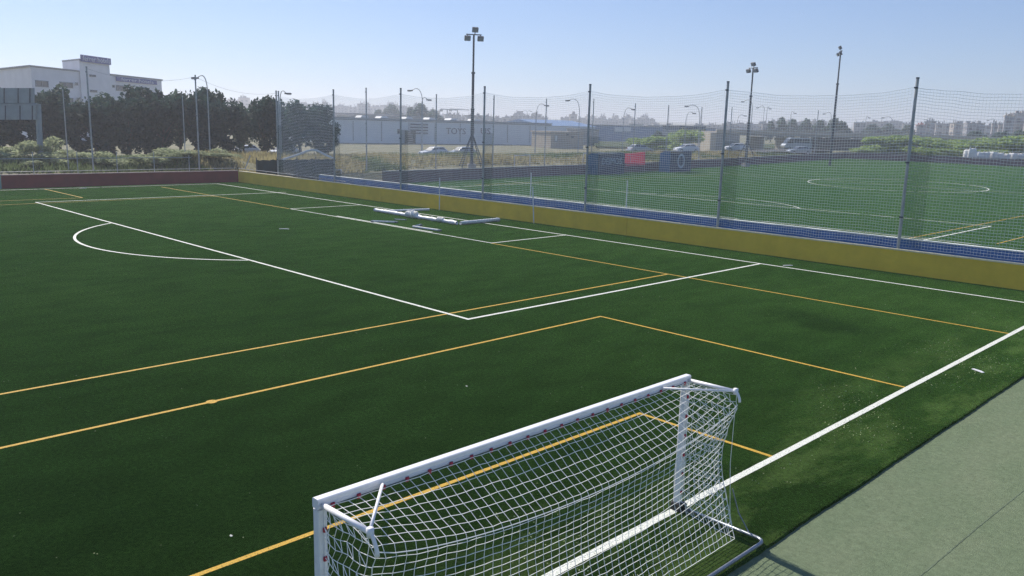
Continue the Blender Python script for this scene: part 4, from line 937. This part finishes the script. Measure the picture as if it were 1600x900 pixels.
def window(parent, fac, zb, x0, y0_, x1, y1_, panes=2, m='glass', y=-.05, sill=True):
    a = fac.sz(x0, y0_); b2 = fac.sz(x1, y1_); wdt = b2[0]-a[0]; hh = a[1]-b2[1]; c = (a[0]+b2[0])/2; zc = (a[1]+b2[1])/2-zb
    f = MB()
    f.box((c, sg*y, zc+hh/2), (wdt+.16, .16, .1)); f.box((c, sg*y, zc-hh/2), (wdt+.16, .16, .1))
    for q in range(panes+1): f.box((a[0]+wdt*q/panes, sg*y, zc), (.1, .14, hh-.1))
    w_ = f.build('window', 'grey_shutter', parent)
    MB().box((c, sg*(y+.04), zc), (wdt-.02, .06, hh-.02)).build('pane', m, w_)
for wv in ((55, 125.5, 75, 136, 2), (93, 128, 113, 137.5, 2), (102, 153, 114, 161, 1), (181, 133, 200, 142.5, 4), (193, 157, 202, 162, 2), (213, 136, 230, 144, 2)): window(fb, F, z0, *wv)
for wv in ((115, 129, 118, 133, 1), (117, 153, 120, 157, 1), (137, 116.5, 146, 120, 3), (138, 140.5, 148, 144, 3)): window(fb, F, z0, *wv, y=-.42)
window(fb, F, z0, 175.5, 133, 178.5, 136.5, 1)
blk(fb, F, z0, 168.5, 184, 115.5, 3, 'pale_render', 'roof_hut', 3)
# warehouse
F = Facade(505, 190, 862, 222); sg = flip(F); z0 = H(F.A.x, F.A.y)-1.2; wh = building('warehouse', 'long grey warehouse with faded TOYS R US lettering and a dark base', F, z0)
wb, s0, s1, h = blk(wh, F, z0, 505, 862, 185.5, 30, 'shed_grey', 'wall', 0, None, 192.5)
MB().box(((s0+s1)/2, sg*15, h+.12), (s1-s0+.3, 30.3, .22)).build('roof', 'roof_grey', wh)
zz = F.sz(505, 222)[1]-z0; MB().box(((s0+s1)/2, sg*-.12, zz/2-.2), (s1-s0-.1, .26, zz+.2)).build('plinth', 'shed_base', wh)
for q in range(1, 9):
    MB().box((s0+(s1-s0)*q/9, sg*-.09, h/2+.6), (.12, .12, h-2.2)).build('downpipe', 'roof_grey', wh)
MB().box(((s0+s1)/2, sg*-.11, h-.22), (s1-s0-.2, .2, .24)).build('gutter', 'roof_grey', wh)
for px in (576, 607, 646, 682, 716, 752):
    s_, z_ = F.sz(px, 189); k = MB(); k.prism([(-1.1, 0), (-.6, .5), (.6, .5), (1.1, 0)], 2, 5); o = k.build('skylight', 'white_cap', wh); o.location = (s_, 0 if sg > 0 else -7, h+.22)
k = MB(); sa = F.sz(641, 195)[0]; sb = F.sz(668, 195)[0]
for py in (194.5, 199, 203.6, 208): k.box(((sa+sb)/2, sg*-.12, F.sz(654, py)[1]-z0), (sb-sa, .3, .3))
k.build('louvre', 'galv_dark', wh)
k = MB(); sa = F.sz(633, 200)[0]; sb = F.sz(646, 200)[0]; zt = F.sz(640, 204)[1]-z0
for q in range(9): k.box(((sa+sb)/2, sg*-.5, zt*q/9+.3), (sb-sa, 1.0, .12))
for q in (sa, sb): k.box((q, sg*-.5, zt/2), (.12, 1.0, zt))
k.build('fire_stairs', 'galv_dark', wh)
for wv in ((621, 202, 624.5, 208.5, 1),): window(wh, F, z0, *wv, y=-.06)
for px0, px1, txt in ((697, 727.5, 'TOYS'), (736, 741, 'Я'), (751, 766, 'US')):
    a = F.sz(px0, 201)[0]; b2 = F.sz(px1, 201)[0]; zc = F.sz((px0+px1)/2, 205.5)[1]-z0
    tm = text_mesh('lettering', txt, 2.1, 'sign_red', wh, ((a+b2)/2, sg*-.08, zc), (pi/2, 0, 0 if sg > 0 else pi), .06); wd = max(v.co.x for v in tm.data.vertices)-min(v.co.x for v in tm.data.vertices); tm.scale = ((b2-a)/wd, 1, 1)
def shed(px0, d0, px1, d1, ptop, pb, depth, m, name, label, cat='building', ptop1=None, roofm='roof_grey', pitched=False, zb=None):
    global sg
    F = Facade(px0, d0, px1, d1); sg = flip(F); zb_ = H(F.A.x, F.A.y)-.8 if zb is None else zb; t = building(name, label, F, zb_, None, cat)
    w_, s0, s1, h = blk(t, F, zb_, px0, px1, ptop, depth, m, 'wall', 0, None, ptop1)
    if pitched:
        k = MB(); k.prism([(-.3, 0), (depth+.3, 0), (depth/2, depth*.07)], s0-.3, s1+.3, lambda p: Vector((p.y, sg*p.x, h+.02+p.z))); k.build('roof', roofm, t)
    else: MB().box(((s0+s1)/2, sg*depth/2, h+.14), (s1-s0+.4, depth+.4, .28)).build('roof', roofm, t)
    return t, F, zb_, h
shed(500, 285, 632, 300, 176, 190, 40, 'roof_white', 'low_hall', 'long building with a white roof band above the warehouse', ptop1=181)
t, F_, zb_, h_ = shed(556, 262, 668, 270, 180.5, 190, 20, 'concrete', 'rooftop_block', 'grey block with dark vents behind the warehouse roof', ptop1=184)
window(t, F_, zb_, 595, 181, 606, 187, 3); window(t, F_, zb_, 671, 181, 676, 187, 2)
shed(505, 250, 558, 252, 183, 190, 15, 'pale_render', 'rooftop_block', 'low pink-grey block above the left end of the warehouse')
shed(848, 250, 930, 262, 196, 208, 25, 'shed_grey', 'blue_roof_shed', 'shed with a bright blue roof right of the warehouse', roofm='roof_blue', pitched=True)
t, F_, zb_, h_ = shed(861, 192, 912, 196, 207, 228, 10, 'stone', 'stone_house', 'low beige stone house right of the warehouse', roofm='stone')
window(t, F_, zb_, 867, 211, 870.5, 221, 1, 'white_cap'); window(t, F_, zb_, 885, 209, 888, 211.5, 1); window(t, F_, zb_, 893, 213, 896, 216, 1)
t, F_, zb_, h_ = shed(918, 270, 1118, 300, 197, 214, 18, 'shed_blue', 'long_blue_shed', 'long blue walled shed across the back, left of the bridge', ptop1=200)
sign(t, F_, zb_, 960, 972, 198.5, 205.5, ' ', -.2, 'white_cap'); sign(t, F_, zb_, 974, 985, 198.5, 205.5, ' ', -.2, 'white_cap')
t, F_, zb_, h_ = shed(1062, 235, 1102, 240, 197.5, 214, 8, 'shed_base', 'sign_building', 'dark low building with yellow lettering left of the bridge')
sign(t, F_, zb_, 1063, 1101, 198, 207, 'Pacioco', -.3, 'shed_base', 'sign_yellow', .95)
for px0, px1, pt, d in ((1003, 1006, 195, 330), (1013, 1030, 196.5, 330), (1044, 1050, 196, 335)): shed(px0, d, px1, d+1, pt, 200, 6, 'white_cap', 'white_hut', 'small white hut roof over the long blue shed at %s' % {1003: 'its middle, narrow one', 1013: 'its middle, long one', 1044: 'the right, before the sea'}[px0])
t, F_, zb_, h_ = shed(908, 235, 936, 238, 202, 222, 8, 'concrete', 'grey_house', 'grey block behind the tall pole at the first dugout')
# field patch behind
def patch(name, pxs, m, dz=.06):
    k = MB(); n = len(pxs)
    for px, d in pxs: p = at(px, 220, d); k.v.append((p.x, p.y, H(p.x, p.y)+dz+.5))
    k.f.append(tuple(range(n))); return struct(k.build(name, m))
patch('green_field', [(930, 205), (1125, 215), (1235, 250), (1240, 300), (1120, 268), (925, 262)], 'grass_green')

# bridge --------------------------------------------------------------
F = Facade(1116, 200, 1600, 262); sg = flip(F); z0 = H(F.A.x, F.A.y)-.6; br = building('road_bridge', 'flat concrete road bridge with a pale lit end block and dark span', F, z0, cat='bridge')
sA, zt = F.sz(1120, 205); sB = F.sz(1600, 214)[0]; hA = zt-z0; hB = F.sz(1600, 218)[1]-z0
dk = MB(); dk.v = [(x, y, z) for x, hh in ((sA, hA), (sB+30, hB)) for y, z in ((0, hh-.8), (sg*11, hh-.8), (sg*11, hh), (0, hh))]; dk.f = [(0, 1, 2, 3), (7, 6, 5, 4), (0, 3, 7, 4), (2, 1, 5, 6), (3, 2, 6, 7), (1, 0, 4, 5)]; dk.build('deck', 'concrete', br)
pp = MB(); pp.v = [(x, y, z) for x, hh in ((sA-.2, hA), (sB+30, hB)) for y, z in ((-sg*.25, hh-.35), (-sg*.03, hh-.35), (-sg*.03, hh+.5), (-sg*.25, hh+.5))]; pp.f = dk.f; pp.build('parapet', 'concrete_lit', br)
s1 = F.sz(1156, 220)[0]; ab = MB().box(((sA+s1)/2, sg*5.5, (hA-.82)/2-.5), (s1-sA, 10.8, hA+.18)).build('abutment', 'concrete', br)
MB().box((sA-.8, sg*4, (hA-.3)/2-.4), (1.5, 8, hA+.4)).build('end_block', 'concrete_lit', br)  # sunlit tone comes from the brighter concrete colour
s2, s3 = F.sz(1278, 220)[0], F.sz(1350, 220)[0]
MB().box(((s2+s3)/2+14, sg*6, hB/2-.9), (s3-s2+28, 9, hB-.2)).build('abutment', 'asphalt', br)  # asphalt colour paints the shade of the dark opening at this bridge end
for px in (1203, 1250): s_ = F.sz(px, 220)[0]; MB().box((s_, sg*6, (hA-1)/2-.5), (.9, 6, hA)).build('pier', 'concrete', br)
rr_ = MB(); rr_.tube([(sA, -sg*.14, hA+1.0), (sB+30, -sg*.14, hB+1.0)], .06, 5)
for q in range(40): x = sA + (sB-sA)*q/40; hh = hA+(hB-hA)*q/44; rr_.tube([(x, -sg*.14, hh+.4), (x, -sg*.14, hh+1.0)], .05, 4)
rr_.build('guard_rail', 'galv', br)

# far town: every building its own box stack with roof clutter -----------------
TOWN = [(355, 380, 157, 900), (376, 392, 153, 850), (392, 420, 160, 950), (418, 436, 158, 900), (440, 470, 166, 900), (468, 500, 163, 950), (505, 513, 160, 800), (500, 524, 166, 900), (523, 545, 166, 950), (545, 561, 168, 900), (560, 579, 163, 850), (578, 604, 167, 950), (600, 632, 165, 900), (606, 622, 163, 1000), (628, 648, 168, 900), (646, 664, 165, 700), (650, 668, 168, 720), (664, 688, 173, 760), (688, 706, 182, 700), (695, 706, 179, 600), (708, 720, 180, 600), (720, 730, 183, 650), (729, 755, 181, 500), (755, 766, 182, 560), (766, 784, 185, 600), (784, 800, 184, 620), (797, 815, 182, 650), (803, 818, 177, 700), (815, 832, 182, 680), (830, 846, 179, 700), (844, 856, 184, 700), (855, 880, 191, 700), (876, 892, 185, 750), (890, 901, 179, 700), (900, 918, 187, 800), (916, 930, 182, 900), (928, 948, 186, 800), (938, 946, 182, 850), (946, 965, 188, 800), (957, 966, 182.5, 850), (965, 985, 186.5, 820), (976, 986, 182, 860), (985, 1005, 187, 800), (1001, 1012, 181.5, 860), (1003, 1022, 186.5, 830), (1020, 1030, 193, 700), (1035, 1060, 196.5, 500), (1085, 1108, 196.5, 560), (1105, 1128, 196, 620), (1128, 1150, 194, 560), (1150, 1185, 194, 640), (1185, 1215, 193.5, 520), (1192, 1204, 195, 420), (1200, 1232, 190, 620), (1230, 1270, 191, 700), (1268, 1292, 190, 650),
        (1334, 1352, 192, 450), (1352, 1380, 191, 620), (1380, 1412, 192, 650), (1410, 1428, 194, 600), (1433, 1446, 196, 420), (1444, 1453, 191, 440), (1453, 1462, 190, 480), (1462, 1478, 194, 470), (1476, 1492, 196, 500), (1490, 1512, 193, 460), (1511, 1538, 193.5, 430), (1538, 1551, 197, 480), (1550, 1562, 194, 440), (1560, 1570, 195, 420), (1568, 1583, 182, 400), (1582, 1606, 178, 405), (1604, 1640, 190, 400)]
tb = 0
side = ['cream', 'grey', 'pale', 'dark']
for i, (p0, p1, pt, d) in enumerate(TOWN):
    a = at(p0, 200, d); b2 = at(p1, 200, d + (p1-p0)/FOC*d*rng.uniform(-.1, .35)); zt = at((p0+p1)/2, pt, d).z; gz = H(a.x, a.y)-1; wdt = (b2.xy-a.xy).length; ang = atan2(b2.y-a.y, b2.x-a.x); dep = wdt*rng.uniform(.5, .9) if wdt < 30 else 14
    seen = ('above the dark trees' if p0 < 500 else 'above the warehouse roof' if p0 < 860 else 'above the blue shed' if p0 < 1110 else 'above the bridge' if p0 < 1430 else 'above the green bushes')
    r = thing('town_building', 'far pale town block %s' % seen, 'building', (a.x, a.y, gz), ang, 'distant town blocks on the horizon, ' + seen)
    h = zt-gz; mm = CITY[i % 4]; sgn = 1 if Vector((-sin(ang), cos(ang))).dot(a.xy-CAM.xy) > 0 else -1
    MB().box((wdt/2, sgn*dep/2, h/2), (wdt, dep, h)).build('wall', mm, r)
    k = MB().box((wdt/2, sgn*dep/2, h+.2), (wdt+.5, dep+.5, .4))
    for q in range(rng.randint(2, 4)):
        u = rng.uniform(.12, .88); ww = rng.uniform(.08, .25)*wdt; k.box((wdt*u, sgn*dep*rng.uniform(.3, .7), h+.4+d*.0006), (ww, dep*.3, rng.uniform(.5, 1.5)*d*.0022))
    for q in range(rng.randint(1, 3)): u = rng.uniform(.1, .9); k.box((wdt*u, sgn*dep*.5, h+d*.002), (d*.0006, d*.0006, d*.004))
    k.build('roof', 'brick_red' if i in (70, 71) else 'roof_grey', r)
    if p0 in (1568, 1433): r['label'] = {1568: 'far tower block with a reddish top at the right border', 1433: 'far low block with reddish walls right of the nearest net pole'}[p0]; r.children[0].data.materials[0] = MT['brick_red' if p0 == 1433 else 'stone']
    elif p0 in (1582, 1334, 729, 560): r['label'] = {1582: 'far tall block beside the reddish tower at the right border', 1334: 'far block with a white roof right of the slim mast', 729: 'far block right behind the central floodlight mast', 560: 'far wide block above the white roof band'}[p0]; r.children[0].data.materials[0] = MT['white_cap'] if p0 == 1334 else mm
# trees among the town
gp = 'far trees among the town blocks'
ft = P_('far_tree', 'x', 'tree', 'pine2', 7, (3.4, 3.2, 3.2), 900, 1.0, 31, gp, True, 7)
SP = [(1222, 184, 200, 22, 330, 0), (1240, 187, 201, 24, 340, 0), (1262, 186, 201, 24, 350, 0), (1300, 186, 204, 34, 300, 0), (1318, 190, 205, 26, 300, 0), (1282, 189, 203, 28, 320, 0), (660, 163, 184, 36, 330, 0), (680, 172, 186, 28, 340, 0), (640, 168, 186, 24, 340, 0), (615, 164, 182, 34, 420, 0), (1205, 190, 202, 18, 330, 0), (1360, 194, 206, 30, 380, 0), (1390, 194, 206, 30, 380, 0), (1415, 196, 208, 26, 380, 0), (1520, 205, 220, 40, 260, 0), (1560, 206, 222, 44, 260, 0), (1592, 204, 220, 40, 255, 0), (590, 172, 184, 30, 420, 0), (1030, 205, 218, 26, 230, 0)]
place([ft], SP, ['far dark tree on the skyline ' + s for s in ('left on the bridge', 'above the minibus', 'above the bridge middle', 'behind the slim mast', 'right of the slim mast', 'left of the slim mast', 'behind the louvre lamp, high domed', 'right of the louvre lamp', 'left of the louvre lamp', 'above the warehouse vents', 'by the bridge lamps', 'right of the white roof', 'at the curved right lamp', 'left of the nearest net pole', 'above the left white bags', 'above the white bag row', 'at the right border', 'above the white roof band', 'by the yellow lettered sign')], gp)
del ft['h0'], ft['w0']
for o in bpy.data.objects:
    for k_ in ('h0', 'w0'):
        if k_ in o.keys(): del o[k_]
# radar-like shapes over the warehouse: two thin tower cranes far away
for px, pt, d, w_, lb in ((699, 171, 520, 26, 'far thin crane above the lettered warehouse, left one'), (715, 171, 540, 30, 'far thin crane above the lettered warehouse, right one')):
    a = at(px, pt, d); gz = H(a.x, a.y); t = thing('tower_crane', lb, 'crane', (a.x, a.y, gz), YAW-pi/2, 'far cranes on the skyline'); h = a.z-gz
    MB().box((0, 0, h/2), (.7, .7, h)).build('mast', 'pole', t); wm = w_/FOC*d; MB().box((wm*.1, 0, h), (wm, .5, .6), tilt=('Y', .03)).build('jib', 'pole', t); MB().box((-wm*.36, 0, h-.7), (1.8, .8, 1.3)).build('counterweight', 'concrete', t)

# hills on the horizon
hl = MB(); n = 140
for i in range(n+1):
    px = -300 + i*16; p = at(px, 200, 3250); e = at(px, 191.5 + (px-1070)*.026, 3250).z + 4*noise.noise((px*.01, 0, 0)) + 3*noise.noise((px*.04, 1, 0)); b2 = at(px, 200, 3380)
    hl.v += [(p.x, p.y, -5), (p.x*.5+b2.x*.5, p.y*.5+b2.y*.5, e), (b2.x, b2.y, -5)]
for i in range(n): a = 3*i; hl.f += [(a, a+3, a+4, a+1), (a+1, a+4, a+5, a+2)]
struct(hl.build('hills', 'hill', smooth=True))

# ------------------------------------------------------------------ haze
bpy.context.view_layer.update()
zmax = max((o.matrix_world @ Vector(c)).z for o in bpy.data.objects if o.type == 'MESH' for c in o.bound_box)
hz = MB().box((0, 0, (zmax+1.5-6)/2), (7600, 7600, zmax+1.5+6)).build('haze', None); hz['kind'] = 'stuff'
hm = bpy.data.materials.new('haze'); hm.use_nodes = True; t = hm.node_tree; t.nodes.remove(t.nodes['Principled BSDF'])
v = t.nodes.new('ShaderNodeVolumePrincipled'); v.inputs['Density'].default_value = .0008; v.inputs['Color'].default_value = (.86, .88, .97, 1); v.inputs['Anisotropy'].default_value = .35
t.links.new(v.outputs[0], t.nodes['Material Output'].inputs['Volume']); hz.data.materials.append(hm)
